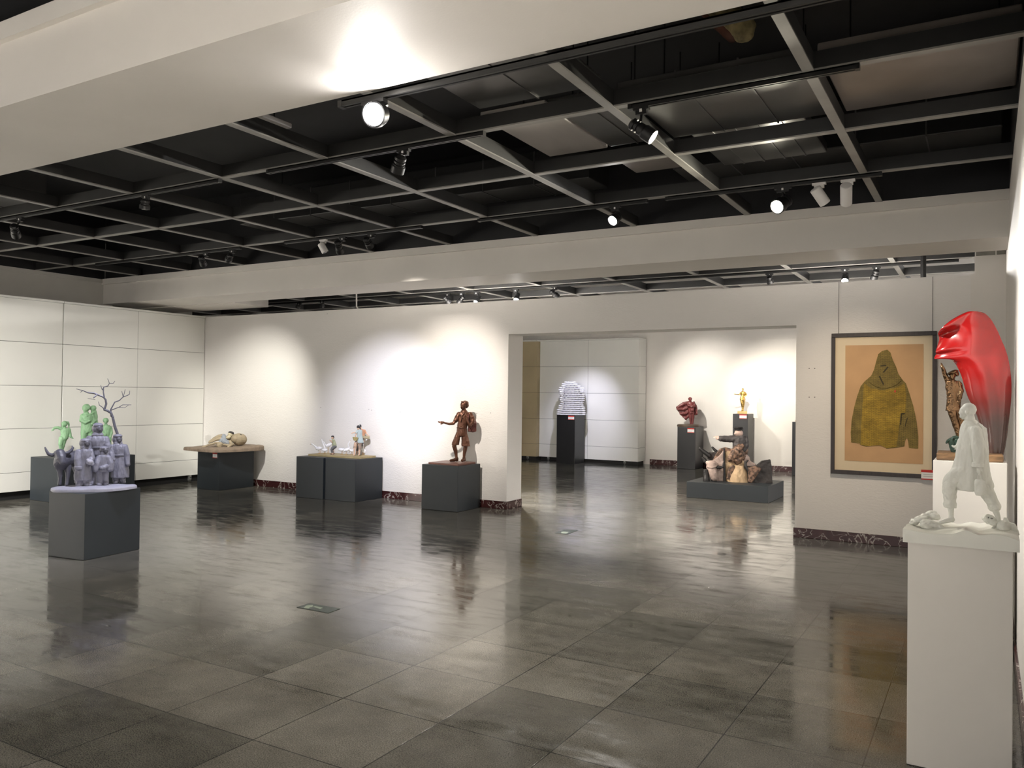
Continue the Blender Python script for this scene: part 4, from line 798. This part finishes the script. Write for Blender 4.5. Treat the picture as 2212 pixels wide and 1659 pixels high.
fp('carved_legs', [('l', [(1080, 800, -40, 58), (1010, 885, -66, 72), (955, 965, -84, 52)]), ('l', [(1070, 900, -40, 80), (1040, 980, -60, 64)]), ('l', [(1120, 800, 0, 50), (1140, 880, -10, 46), (1090, 960, -30, 50)]), ('p', [(910, 955), (985, 850), (1050, 850), (1030, 1000), (930, 990)], -70, 10)], BRW, 7, 1, 14, rid)
fp('cap', [('f', [(1058, 572, 0, 58, 56), (1058, 548, 0, 60, 58), (1058, 524, 0, 56, 54)]), ('f', [(1050, 545, -12, 70, 66), (1050, 538, -12, 70, 66)])], BLKW, 5, 1, 0, rid)
# ---- G: layered white bust
rG = (-8.445, 17.22, 1.13); Gf = Fr(rG, (1100, 700, 5.185))
WHP = mat('white_paper_tiles', (.80, .80, .83), .5, nscale=14, namt=.06)
t = Gf.thing('layered_bust_sculpture', 'white bust of a head built up from many stacked perforated layers', 'sculpture')
prof = [(1008, 525, 862), (986, 527, 860), (963, 530, 858), (940, 545, 852), (918, 550, 842), (896, 562, 835), (874, 566, 836), (852, 556, 846), (830, 558, 850), (808, 570, 852), (786, 560, 852), (762, 550, 846), (740, 548, 846), (718, 556, 840), (697, 585, 800), (676, 590, 765), (655, 622, 738)]
y0 = Gf.L(690, 1012, 0).z
for i, (y, xa, xb) in enumerate(prof):
    mb = MB(); p0 = Gf.L(xa, y, 0); p1 = Gf.L(xb, y, 0); z = .006 + i*.0262*1.0
    z = max(.004, p0.z - y0 + .004)
    cxx = (p0.x + p1.x)/2; hw = (p1.x - p0.x)/2; hdp = min(hw, .23)
    nn = 20
    def rr(z_, s): return [Vector((cxx + hw*s*math.copysign(abs(math.cos(a))**.6, math.cos(a)), hdp*s*math.copysign(abs(math.sin(a))**.6, math.sin(a)), z_)) for a in [2*PI*j/nn for j in range(nn)]]
    mb.rings([rr(z, 1), rr(z + .011, 1)])
    k_ = max(4, int(hw*2/.034))
    for j in range(k_):
        for s in (-1, 1):
            xx = cxx - hw*.92 + hw*1.84*(j + .5)/k_; yy = s*hdp*.9*(max(0, 1 - abs((xx - cxx)/hw)**3.0))**.35
            mb.box(xx - .007, xx + .007, yy - .02, yy + .02, z + .010, z + .029)
    for j in range(6):
        for s in (-1, 1):
            yy = -hdp*.8 + hdp*1.6*(j + .5)/6; xx = cxx + s*hw*.9*(1 - abs(yy/hdp)**3)**.35
            mb.box(xx - .018, xx + .018, yy - .007, yy + .007, z + .010, z + .029)
    obj('layer', mb.mesh(), WHP, t)
mb = MB(); obj('core', sculpt(Gf, [('f', [(692, 1004, 0, 110, 75), (700, 900, 0, 90, 65), (700, 800, 0, 95, 70), (700, 720, 0, 90, 65), (680, 672, 0, 50, 40)])], 8, 2), mat('grey_inner_board', (.42, .42, .44), .7), t)
# ---- H: caped figure
rH = (-5.70, 17.7, .92); Hf = Fr(rH, (1430, 840, 6.38))
RBR = mat('red_brown_lacquer', (.16, .036, .034), .4, nscale=9, namt=.3, bump=.2, bscale=40)
t = Hf.thing('caped_figure_sculpture', 'red brown sculpture of a striding figure with a cape blown to the left', 'sculpture')
mb = MB(); c = Hf.L(362, 500, 0); rr_ = 150*Hf.k
mb.lathe([(rr_, 0), (rr_*1.02, .02), (rr_*.98, .05), (rr_*.9, .055)], 28, None, (c.x, 0, 0)); obj('round_base', shade(mb.mesh()), mat('dark_bronze_base', (.10, .07, .05), .5, .3), t)
fb = obj('figure_body', sculpt(Hf, head(390, 148, -10, 24, .1) + [('e', (388, 140, 0), (27, 28, 26)), ('c', (390, 170, 0), (392, 190, 0), 18, 26), ('f', [(395, 185, 0, 36, 28), (400, 210, 0, 48, 34), (402, 260, 0, 44, 34), (402, 310, 0, 42, 34), (402, 340, 0, 36, 32)]), ('l', [(360, 205, -10, 18), (365, 235, -34, 17), (420, 238, -44, 15)]), ('l', [(440, 205, 0, 18), (448, 240, -26, 17), (410, 250, -46, 15)]), ('b', (418, 285, -36), (22, 12, 22)),
    ('l', [(385, 330, 0, 24), (390, 400, -6, 18), (396, 450, 0, 13), (400, 500, 4, 12)]), ('l', [(425, 330, 0, 24), (428, 400, 6, 18), (424, 450, 8, 13), (420, 500, 10, 12)])], 4.5, 3, 4, 16), RBR, t)
obj('cape', sculpt(Hf, [('p', [(372, 178), (300, 190), (240, 235), (200, 252), (204, 285), (250, 345), (285, 392), (335, 435), (345, 415), (375, 396), (395, 380), (400, 300), (385, 220)], 20, 52),
    ('l', [(385, 190, 24, 26), (300, 205, 18, 26), (215, 258, 8, 22)]), ('l', [(380, 250, 24, 22), (300, 280, 18, 24), (220, 280, 10, 20)]), ('l', [(390, 300, 24, 22), (320, 340, 16, 24), (262, 345, 20, 20)]), ('l', [(395, 360, 26, 20), (350, 385, 22, 22), (325, 415, 26, 16)]),
    ('p', [(420, 175), (452, 200), (478, 250), (492, 320), (486, 352), (462, 362), (440, 350), (436, 280), (425, 220)], 14, 44), ('l', [(440, 190, 14, 18), (470, 260, 8, 18), (478, 345, 12, 16)])], 5, 3, 7, 22, (1, 1, 1)), RBR, fb)
# ---- I: golden figure
rI = (-4.55, 17.74, 1.235); If = Fr(rI, (1380, 690, 6.144))
GOLD = mat('polished_gold', (.70, .46, .14), .25, .95, nscale=6, namt=.2)
t = If.thing('golden_figure_statuette', 'small golden statuette of a standing figure with one arm held out to the left', 'statuette')
c = If.L(1373, 1240, 0)
obj('gold_block', boxm(c.x - 62*If.k, c.x + 62*If.k, -.1, .1, 0, 36*If.k, bevel=.004), mat('honey_wood_block', (.62, .40, .16), .4, nscale=6, namt=.2), t)
obj('figure_body', sculpt(If, head(1380, 930, -4, 13, -.2) + [('e', (1380, 926, 0), (14, 14, 14)), ('c', (1381, 945, 0), (1382, 958, 0), 7, 10), ('f', [(1382, 955, 0, 18, 14), (1384, 966, 0, 36, 20), (1384, 990, 0, 32, 20), (1378, 1020, 0, 26, 18), (1374, 1050, 0, 33, 22), (1374, 1075, 0, 32, 22)]),
    ('l', [(1352, 972, 0, 9), (1336, 998, -6, 8), (1305, 998, -16, 6), (1285, 992, -22, 5)]), *hand(1287, 992, -22, 24, 170), ('l', [(1414, 972, 0, 9), (1430, 1000, 0, 8), (1402, 1026, -12, 6)]),
    ('l', [(1364, 1065, 0, 20), (1368, 1120, -4, 15), (1374, 1170, 0, 10), (1372, 1212, 0, 9), (1360, 1216, -14, 6)]), ('l', [(1388, 1065, 0, 20), (1390, 1130, 4, 14), (1384, 1180, 4, 9), (1384, 1212, 4, 8), (1376, 1216, -10, 6)])], 2.6, 2, 1.5, 10), GOLD, t)
# ---- J: partly hidden piece behind the jamb
rJ = (-3.28, 17.65, 1.10); Jf = Fr(rJ, (1380, 690, 6.144))
t = Jf.thing('draped_bust', 'small grey draped bust on a pale block, mostly hidden by the right door jamb', 'sculpture')
obj('pale_block', boxm(-.17, .16, -.15, .15, 0, .03, bevel=.003), mat('pale_wood_block', (.6, .5, .38), .5, nscale=6, namt=.2), t)
mb = MB(); mb.lathe([(.13, .03), (.14, .08), (.10, .16), (.05, .2), (.045, .24), (.075, .28), (.085, .34), (.06, .39), (.01, .41)], 20, None, (0, 0, 0)); obj('bust', shade(mb.mesh()), mat('grey_plaster', (.45, .45, .46), .6), t)
# ---- K: red flag with a bronze soldier, on the rear white pedestal
rK = (-.10, 6.02, 1.2); K = Fr(rK, (2000, 660, 8.295))
REDL = mat('glossy_red_lacquer', (.44, .012, .012), .22, nscale=3, namt=.12, coat=.6, bump=.04, bscale=20)
BRG = mat('polished_dark_bronze', (.25, .145, .075), .24, .9, nscale=10, namt=.6, bump=.3, bscale=45)
t = K.thing('red_flag_sculpture', 'glossy red billowing flag sculpture with a bronze soldier raising a hand', 'sculpture')
q = K.rotz
a = K.L(200, 2735, -150); b = K.L(1372, 2735, 120)
pk = MB(); pk.box(a.x, b.x, -.17, .17, 0, .045, bevel=.006)
obj('wooden_base', pk.mesh(), mat('brown_base_wood', (.30, .17, .08), .4, nscale=5, namt=.6, stretch=(2, 9, 9)), t)
ribs = [((770, 102, 0), (960, 97)), ((600, 172, 0), (1095, 155)), ((345, 330, 0), (1200, 290)), ((203, 488, 0), (1280, 440)), ((222, 530, 0), (1310, 500)), ((245, 600, 0), (1345, 590)), ((200, 740, 0), (1395, 700)), ((160, 852, 0), (1428, 775)),
        ((200, 856, 4), (1440, 815)), ((95, 930, 62), (1470, 910)), ((330, 985, -60), (1488, 990)), ((440, 1040, -98), (1500, 1065)), ((520, 1095, -72), (1515, 1150)), ((600, 1185, -22), (1530, 1290)), ((660, 1330, 0), (1538, 1420)), ((740, 1640, 0), (1535, 1640)),
        ((805, 1740, 0), (1525, 1760)), ((890, 1900, 0), (1500, 1960)), ((980, 2150, 0), (1465, 2300)), ((1040, 2450, 0), (1425, 2550)), ((1080, 2700, 0), (1385, 2715))]
NS = 22
rows_ = []
for i, ((lx, ly, dv), (rx_, ry_)) in enumerate(ribs):
    T = i/(len(ribs) - 1); row = []
    for j in range(NS + 1):
        s = j/NS
        x = lx + (rx_ - lx)*s; y = ly + (ry_ - ly)*s + dv*(1 - s)**6 - (0, 32, 100, 150, 150, 125, 85, 50, 30, 15)[min(i, 9)]*math.sin(PI*s**.8)*(i < 10)
        bul = (250 if i < 14 else 250 - 22*(i - 13))*min(1, .45 + i*.12)
        d = 140*s - bul*math.sin(PI*min(1, s*1.02))**.9 + 60
        l = max(0, 1 - s/.42)
        if i == 2: d -= 150*l
        if i == 3: d -= 300*l
        if i == 4: d += 140*l
        if i == 5: d += 150*l
        if i == 6: d += 20*l
        if i == 7: d -= 110*l
        if i == 8: d += 60*l
        if i == 9: d -= 30*l
        f = min(1, max(0, (T - .35)/.35))          # sweeping folds running down to the base
        d += f*(24*math.sin(s*19 + T*3))*(.3 + .7*s) + (1 - f)*min(1, i/5)*24*math.sin(s*13 + 2.2 + T*5)
        row.append(K.L(x, y, d))
    rows_.append(row)
mb = MB(); mb.rings(rows_, closed=False, cap=False)
me = mb.mesh()
def su(o):
    so = o.modifiers.new('so', 'SOLIDIFY'); so.thickness = 16*K.k; so.offset = 0
    sb = o.modifiers.new('sb', 'SUBSURF'); sb.levels = 2; sb.render_levels = 2
me = apply_mods(me, su); me.polygons.foreach_set('use_smooth', [True]*len(me.polygons))
nt = REDL.node_tree; rp = [n_ for n_ in nt.nodes if n_.type == 'VALTORGB'][0]   # the lacquer runs from red into dark bronze paint at the foot
tcn = nt.nodes.new('ShaderNodeTexCoord'); sx = nt.nodes.new('ShaderNodeSeparateXYZ'); mr = nt.nodes.new('ShaderNodeMapRange'); mxn = nt.nodes.new('ShaderNodeMix'); mxn.data_type = 'RGBA'
nt.links.new(tcn.outputs['Object'], sx.inputs[0]); nt.links.new(sx.outputs['Z'], mr.inputs[0])
mr.inputs['From Min'].default_value = .20; mr.inputs['From Max'].default_value = .62; mr.interpolation_type = 'SMOOTHSTEP'
nt.links.new(mr.outputs[0], mxn.inputs['Factor']); mxn.inputs[6].default_value = (.075, .040, .034, 1); nt.links.new(rp.outputs[0], mxn.inputs[7])
nt.links.new(mxn.outputs[2], nt.nodes['Principled BSDF'].inputs['Base Color'])
obj('red_flag', me, REDL, t)
SD = 60
SDF = 10
sol = obj('soldier_figure', sculpt(K, [('l', [(400, 1360, SD, 48), (345, 1250, SD - 20, 42), (300, 1105, SD - 50, 30)]), *hand(300, 1110, SD - 50, 75, 105), ('c', (480, 1300, SD), (470, 1380, SD), 40, 46)] + head(478, 1268, SD - 20, 58, -.5) +
    [('l', [(580, 1390, SD, 46), (628, 1520, SD - 20, 40), (600, 1680, SD - 60, 34)]), *hand(600, 1690, SD - 60, 70, -110, .6), ('c', (480, 1420, SD), (500, 1850, SD), 80, 90),
     ('l', [(470, 1880, SD - 10, 80), (530, 2100, SD - 20, 62), (590, 2300, SD - 10, 50), (620, 2560, SD, 36), (560, 2640, SD - 60, 30)]), ('l', [(560, 1880, SD + 30, 78), (650, 2120, SD + 40, 60), (720, 2350, SD + 60, 46), (760, 2600, SD + 60, 36)])], 7, 3, 8, 34, (1, 1, .6)), BRG, t)
obj('tunic', sculpt(K, [('f', [(455, 1330, SD, 60, 52), (465, 1360, SD, 108, 74), (485, 1470, SD, 122, 84), (490, 1590, SD, 108, 80), (495, 1640, SD, 104, 78), (500, 1720, SD, 112, 82), (495, 1800, SD, 120, 88), (492, 1885, SD, 126, 92)]), ('l', [(590, 1400, SD, 52), (630, 1520, SD - 20, 48), (608, 1640, SD - 50, 44)])], 7, 3, 14, 50, (1, 1, .6)), BRG, sol)
obj('belt', sculpt(K, [('f', [(493, 1625, SD, 112, 84), (494, 1655, SD, 112, 84)])], 6, 2), BRG, sol)
obj('cap', sculpt(K, [('e', (488, 1200, SD), (92, 84, 42), -22), ('e', (420, 1215, SD - 40), (52, 56, 12), -22), ('e', (545, 1225, SD + 10), (50, 60, 46), 20)], 6, 3, 4, 20), BRG, sol)
obj('green_stump', sculpt(K, [('l', [(450, 2410, 20, 46), (470, 2520, 20, 50), (520, 2660, 20, 52)]), ('l', [(420, 2400, 10, 22), (500, 2370, 20, 34), (600, 2360, 40, 40)]), ('l', [(430, 2400, 0, 20), (388, 2420, -10, 20), (372, 2460, -14, 18)]), ('l', [(560, 2420, 30, 50), (580, 2640, 30, 56)])], 7, 3, 10, 30), mat('dark_green_patina', (.035, .070, .050), .5, .3, nscale=12, namt=.5, bump=.3, bscale=40), t)
# ---- W: white walking figure on the front pedestal
rW = (-.09, 4.16, .965); Wf = Fr(rW, (1940, 660, 3.0735))
WH = mat('matt_white_resin', (.78, .78, .72), .5, nscale=8, namt=.05, bump=.1, bscale=70)
t = Wf.thing('walking_figure_sculpture', 'white sculpture of a bald figure in a long coat striding left over rubble', 'sculpture')
qi = Matrix.Rotation(-Wf.rotz, 3, 'Z')
def wl(x, y, z): return qi @ (Vector((x, y, z)) - Vector(rW))
cfront = lambda cx, cy: at(1950 + cx/8.443, 1020 + cy/8.443, 'y', 3.905)
topc = [cfront(*p) for p in ((35, 1040), (160, 1062), (300, 1090), (450, 1112), (600, 1125), (750, 1132), (880, 1130), (960, 1115), (1040, 1088), (1100, 1070), (1160, 1066), (1230, 1082), (1300, 1118), (1370, 1146), (1450, 1150), (1540, 1140), (1640, 1132), (1740, 1148), (1880, 1166), (2000, 1205), (2080, 1238), (2145, 1262))]
NY = 16
x0_, x1_ = -.312, .118
def topz(x):
    if x <= topc[0].x: return topc[0].z
    for p, r_ in zip(topc, topc[1:]):
        if x <= r_.x: return p.z + (r_.z - p.z)*(x - p.x)/(r_.x - p.x)
    return topc[-1].z
NX = 44
mb = MB(); bm = mb.bm; grid = []
for j in range(NY + 1):
    y = 3.905 + .47*j/NY; row = []
    for i in range(NX + 1):
        x = x0_ + (x1_ - x0_)*i/NX
        f = j/NY
        z = topz(x)*(1 - f*.6) + f*.6*1.000 + .012*noise.noise(Vector((x*16, y*16, 2)))*min(1, f*4) + .010*math.sin(x*26 + y*9)*min(1, f*3)*.6
        row.append(bm.verts.new(wl(x, y, max(z, .975))))
    grid.append(row)
low = [[bm.verts.new(wl(x0_ + (x1_ - x0_)*i/NX, 3.905 + .47*j/NY, .9655)) for i in range(NX + 1)] for j in (0, NY)]
for j in range(NY):
    for i in range(NX): bm.faces.new((grid[j][i], grid[j][i+1], grid[j+1][i+1], grid[j+1][i]))
for i in range(NX):
    bm.faces.new((low[0][i], low[0][i+1], grid[0][i+1], grid[0][i])); bm.faces.new((grid[NY][i], grid[NY][i+1], low[1][i+1], low[1][i]))
    bm.faces.new((low[0][i+1], low[0][i], low[1][i], low[1][i+1]))
sideL = [g[0] for g in grid]; sideR = [g[-1] for g in grid]
bm.faces.new([low[0][0]] + sideL + [low[1][0]]); bm.faces.new([low[1][-1]] + sideR[::-1] + [low[0][-1]])
obj('terrain_base', shade(mb.mesh(), 40), WH, t)
for prs, vx in (([('e', (150, 1418, -25), (46, 50, 22), -15), ('e', (105, 1440, -40), (28, 34, 18)), ('e', (215, 1385, 40), (44, 40, 22), -20), ('e', (175, 1400, 20), (30, 36, 20)), ('e', (245, 1400, 10), (34, 30, 24), 15)], 3),
                ([('e', (215, 1450, -70), (66, 52, 26), 8), ('e', (190, 1470, -100), (44, 40, 22), 20), ('e', (275, 1480, -95), (26, 34, 26), 30), ('e', (262, 1468, -70), (30, 30, 18), 10)], 3),
                ([('p', [(672, 1506), (690, 1450), (705, 1408), (722, 1412), (740, 1440), (775, 1450), (800, 1500), (806, 1525)], -40, 60), ('e', (700, 1470, -60), (38, 44, 42))], 3)):
    obj('rubble', sculpt(Wf, prs, vx, 2, 6, 24, (1, 1, 1)), WH, t)
sk = obj('rubble_skull', sculpt(Wf, [('e', (606, 1420, 28), (44, 38, 32), 10), ('e', (640, 1446, 10), (30, 30, 18))], 3, 2, 9, 18, (1, 1, 1)), WH, t)
for x, y, a_, b_ in ((600, 1408, 4, 5), (622, 1414, 9, 5)): obj('painted_hollow', sculpt(Wf, [('e', (x, y, -8), (a_, 5, b_))], 1.6, 1), mat('hollow_shade', (.22, .22, .20), .8), sk)  # grey ellipsoids, the shade of the holes put into their colour
fd = -26; bd = 26
ff_ = Wf.dz(352, 1428, .03); 
wb = obj('walking_body', sculpt(Wf, [
    ('e', (470, 690, 0), (46, 37, 44)), ('e', (440, 706, 0), (30, 30, 40)), ('e', (430, 738, 0), (16, 20, 13)), ('l', [(418, 690, 0, 7), (408, 712, 0, 6.5), (413, 720, 0, 5)]), ('e', (423, 688, 0), (9, 26, 7)), ('e', (415, 733, 0), (7, 14, 4)), ('e', (414, 741, 0), (7, 12, 4)), ('c', (452, 738, 0), (430, 748, 0), 14, 10),
    ('e', (454, 712, -37), (7, 5, 13), -12), ('c', (450, 722, -37), (452, 728, -36), 5, 4), ('e', (454, 712, 37), (7, 5, 13)),
    ('c', (474, 730, 0), (482, 790, 0), 28, 34), ('c', (495, 830, 0), (480, 1080, 0), 60, 70),
    ('l', [(533, 1010, -100, 22), (536, 1075, -94, 15)]), *hand(536, 1070, -94, 54, -88, .35),
    ('l', [(420, 900, 55, 24), (398, 940, 58, 17)]), *hand(402, 940, 58, 40, 175, -.3),
    ('l', [(470, 1100, fd, 50), (350, 1180, fd, 38), (346, 1300, fd, 26), (352, 1370, fd, 17), (354, 1420, fd, 15)]), ('l', [(358, 1420, fd - 14, 18), (318, 1430, fd - 30, 16), (282, 1440, fd - 44, 11)]),
    ('l', [(530, 1120, bd, 50), (600, 1260, bd, 34), (640, 1340, bd, 24), (662, 1400, bd, 16), (668, 1436, bd, 14)]), ('l', [(668, 1438, bd, 14), (652, 1462, bd, 12), (628, 1478, bd, 9)])], 3.6, 3), WH, t)
for i in range(5): obj('toe', sculpt(Wf, [('c', (284 - i*1.5 + (6 if i > 2 else 0), 1441, fd - 54 + i*5), (269 + i*3, 1445, fd - 58 + i*5), 4.2 - i*.4, 3.6 - i*.35)], 1.6, 1), WH, wb)
obj('coat', sculpt(Wf, [('f', [(480, 772, 0, 40, 40), (492, 790, 0, 62, 60), (500, 812, 0, 76, 72), (500, 860, 0, 82, 74), (494, 930, 0, 90, 74), (489, 1000, 0, 98, 76), (484, 1070, 0, 108, 78), (476, 1130, 0, 116, 80), (470, 1175, 0, 108, 82), (464, 1226, 0, 62, 80)]),
    ('l', [(514, 836, -66, 38), (530, 920, -104, 38), (534, 1000, -104, 33), (531, 1050, -96, 29)]), ('l', [(470, 850, 58, 36), (430, 900, 66, 30), (415, 925, 64, 26)]),
    ('l', [(430, 1090, -30, 44), (380, 1130, -28, 46), (335, 1165, -24, 36)]), ('l', [(550, 1120, 20, 54), (585, 1190, 24, 46)])], 3.6, 2, 10, 42, (1.3, 1.3, .4), seed=5), WH, wb)
obj('back_pack', sculpt(Wf, [('e', (573, 912, 8), (20, 46, 54), -6), ('b', (576, 945, 8), (10, 40, 16), -6)], 3.4, 2, 4, 20), WH, t)
obj('collar', sculpt(Wf, [('f', [(478, 758, 0, 33, 36), (484, 782, 0, 52, 52)]), ('l', [(452, 775, -30, 11), (438, 800, -26, 10), (430, 830, -18, 8)])], 3.4, 2, 2, 14), WH, wb)
obj('cuff', sculpt(Wf, [('f', [(529, 1040, -96, 33, 32), (530, 1058, -96, 36, 34), (530, 1074, -96, 35, 33)])], 3, 1, 2, 12), WH, wb)
for d_, pr in ((fd, [('l', [(430, 1110, fd, 46), (346, 1180, fd, 46), (340, 1240, fd, 42)]), ('f', [(343, 1180, fd, 46, 44), (342, 1250, fd, 42, 40), (345, 1305, fd, 34, 34)]), ('f', [(345, 1296, fd, 37, 36), (345, 1318, fd, 41, 39), (346, 1342, fd, 36, 34)])]),
              (bd, [('l', [(545, 1150, bd, 52), (605, 1265, bd, 42), (640, 1335, bd, 36)]), ('l', [(628, 1334, bd - 24, 18), (650, 1346, bd - 28, 18), (662, 1340, bd, 22), (640, 1350, bd + 22, 18)])])):
    obj('trouser_leg', sculpt(Wf, pr, 3.6, 3, 8, 28, (1, 1, .8), seed=int(d_)), WH, wb)
bg = obj('bag', sculpt(Wf, [('f', [(536, 1152, -98, 20, 14), (544, 1168, -98, 32, 22), (548, 1205, -98, 35, 25), (546, 1240, -98, 34, 25), (542, 1262, -98, 22, 16)])], 3.4, 3, 4, 22), WH, t)
obj('bag_strap', sculpt(Wf, [('l', [(526, 1162, -98, 4), (530, 1130, -97, 4), (540, 1118, -94, 4), (552, 1132, -97, 4), (558, 1168, -98, 4)])], 2, 1), WH, bg)
# ---- framed knitted garment
t = thing('framed_picture', 'dark framed picture of a yellow hooded knitted garment with two hanging wires', 'picture', (-.98, YW - .004, .75))
X = lambda px, py: at(px, py, 'y', YW - .03)
fx0, fx1, fz0, fz1 = -.522, .522, 0, 1.56
mb = MB()
for a in ((fx0, fx1, fz1 - .045, fz1), (fx0, fx1, fz0, fz0 + .045), (fx0, fx0 + .04, fz0 + .045, fz1 - .045), (fx1 - .04, fx1, fz0 + .045, fz1 - .045)): mb.box(a[0], a[1], -.05, 0, a[2], a[3], bevel=.003)
obj('frame', mb.mesh(), mat('dark_brown_frame_wood', (.035, .024, .022), .4, nscale=8, namt=.4, stretch=(6, 6, 1)), t)
obj('mount', boxm(fx0 + .03, fx1 - .03, -.030, -.012, fz0 + .03, fz1 - .03), mat('cream_mount_board', (.72, .60, .42), .7, nscale=2, namt=.05), t)
sh_ = obj('picture_sheet', boxm(-.378, .398, -.034, -.0305, .150, 1.425), mat('tan_paper', (.56, .34, .17), .7, nscale=3, namt=.12), t)
gp = [(630, 255), (662, 285), (668, 310), (690, 370), (715, 420), (742, 500), (785, 560), (815, 590), (850, 690), (890, 820), (920, 960), (938, 1120), (936, 1240), (845, 1232), (838, 1170), (826, 1135), (808, 1160), (800, 1215), (720, 1230), (620, 1240), (612, 1222), (560, 1210), (490, 1210), (420, 1218), (365, 1205), (358, 1190), (320, 1182), (270, 1178), (266, 1080), (275, 960), (300, 830), (330, 720), (365, 620), (405, 570), (470, 515), (500, 450), (520, 370), (540, 300), (580, 268)]
lw = lambda cx, cz: (at(1780 + cx/4.607, 700 + cz/4.607, 'y', YW - .038) - Vector((-.98, YW - .004, .75)))
KN1 = knit_mat('yellow_knit', (.46, .30, .04), (.33, .22, .035)); KN2 = knit_mat('olive_knit', (.30, .22, .06), (.23, .17, .05))
def flat(name, pts, y0, th, mt, par):
    mb = MB(); P = [lw(*p) for p in pts]
    mb.rings([[Vector((p.x, y0 - th, p.z)) for p in P], [Vector((p.x, y0, p.z)) for p in P]]); return obj(name, mb.mesh(), mt, par)
gm = flat('knitted_garment', gp, -.034, .006, KN2, t)
flat('front_panel', [(400, 590), (470, 640), (580, 662), (700, 640), (800, 590), (818, 700), (812, 880), (760, 890), (740, 1100), (720, 1225), (625, 1235), (560, 1205), (430, 1214), (366, 1200), (372, 1000), (385, 800)], -.040, .004, KN1, gm)
flat('hood', [(630, 258), (664, 300), (690, 375), (738, 505), (770, 560), (720, 610), (600, 645), (520, 625), (470, 590), (440, 560), (490, 490), (518, 380), (545, 300)], -.044, .005, KN2, gm)
for i, pts in enumerate(([(560, 412), (620, 405), (622, 418), (562, 424)], [(630, 425), (645, 430), (600, 485), (585, 480)], [(770, 885), (804, 884), (803, 896), (772, 897)], [(768, 890), (778, 892), (766, 1005), (758, 1003)], [(826, 930), (834, 932), (810, 1020), (804, 1016)], [(545, 520), (560, 515), (600, 600), (588, 606)])):
    flat('dark_seam', pts, -.0495 if i in (0, 1, 5) else -.0445, .002, mat('dark_yarn', (.05, .04, .02), .9), gm)
flat('red_stitch', [(700, 660), (716, 660), (716, 680), (700, 680)], -.0445, .002, M_RED, gm)
for x in (-.455, .478):
    mb = MB(); mb.capsule((x, -.004, fz1 - .02), (x, -.002, 2.888 - .75), .0022, .0022, 8, 3); obj('hanging_wire', mb.mesh(), mat('dark_wire', (.08, .075, .07), .5), t)
cA = at(1990, 1014, 'y', YW - .06); cB = at(2034, 1036, 'y', YW - .06)
t = thing('label_card', 'white label card with red bands at the lower right corner of the framed picture', 'label', (cA.x, YW - .056, .74))
w_ = .22; h_ = .105
cc = obj('card', boxm(0, w_, -.004, 0, 0, h_), M_CARD, t)
obj('red_band', boxm(-.001, w_ + .001, -.006, -.0041, h_*.74, h_), M_RED, t); obj('red_edge', boxm(-.001, w_ + .001, -.006, -.0041, 0, h_*.12), M_RED, t)
for k_ in range(2): obj('print_line', boxm(.02, .19 - .03*k_, -.005, -.0041, h_*(.52 - .2*k_), h_*(.56 - .2*k_)), M_GREYTXT, t)
# ---- floor stickers
GS = mat('dark_green_floor_sticker', (.035, .050, .042), .3, nscale=20, namt=.3); GSL = mat('pale_green_sticker_print', (.22, .26, .20), .4)
def sticker(label, corners, marks, crop):
    x0, y0, s = crop; W_ = lambda p, z: at(x0 + p[0]/s, y0 + p[1]/s, 'z', z)
    c0 = W_(corners[0], 0); cm = sum((W_(c, 0) for c in corners), Vector())/len(corners); cm.z = 0
    t = thing('floor_sticker', label, 'sticker', cm, 0, 'floor stickers')
    mb = MB(); P = [W_(c, 0) - cm for c in corners]; mb.rings([[p + Vector((0, 0, .0005)) for p in P], [p + Vector((0, 0, .003)) for p in P]]); obj('sheet', mb.mesh(), GS, t)
    for mk in marks:
        mb = MB(); P = [W_(c, 0) - cm for c in mk]; mb.rings([[p + Vector((0, 0, .0031)) for p in P], [p + Vector((0, 0, .0036)) for p in P]]); obj('arrow_mark', mb.mesh(), GSL, t)
sticker('dark green arrow sticker on the floor in the middle of the room', [(450, 575), (760, 482), (1490, 612), (1200, 716)], [[(620, 600), (680, 542), (840, 528), (835, 570), (760, 590), (740, 615)], [(840, 572), (900, 558), (1080, 596), (1010, 625)]], (600, 1260, 11.06))
sticker('small dark green sticker on the floor in front of the doorway', [(720, 610), (1050, 502), (1450, 530), (1100, 662)], [[(900, 590), (1000, 570), (1160, 590), (1100, 632), (950, 628)]], (1150, 1110, 14.75))

# ---- small fixings
wp = bpy.data.objects['wall_partition']
for px, py in ((693, 880), (797, 884), (803, 886), (865, 890), (1030, 893), (1060, 892), (1748, 796), (1760, 796), (1748, 858), (1760, 858), (1580, 634), (707, 678)):
    p = at(px, py, 'y', YW)
    if py == 634: continue
    mb = MB(); mb.lathe([(.0055, 0), (.0055, .003), (.002, .004)], 10, Vector((0, -1, 0)), p); obj('wall_plug', mb.mesh(), mat('grey_wall_plug', (.12, .12, .12), .6), wp)
p0 = at(768, 600, 'y', 10.3); p1 = at(770, 662, 'y', 10.3)
mb = MB(); mb.capsule((0, 0, 1.22), (p1.x - p0.x, 0, p1.z - 3.3), .012, .012, 10, 3); mb.capsule((p1.x - p0.x, 0, p1.z - 3.3), (p1.x - p0.x + .05, 0, p1.z - 3.36), .012, .012, 10, 3)
tag(obj('hanging_cable', mb.mesh(), M_WHITE, None, (p0.x, 10.3, 3.30)), 'thin white cable hanging from the lattice behind the partition, left of centre', 'cable')
p0 = at(1994, 560, 'y', 10.4)
mb = MB(); mb.capsule((0, 0, -.55), (0, 0, 1.26), .03, .03, 12, 3)
tag(obj('black_pole', mb.mesh(), M_TRACK, None, (p0.x, 10.45, 3.24)), 'black pole hanging from the lattice behind the partition, above the red flag', 'pole')
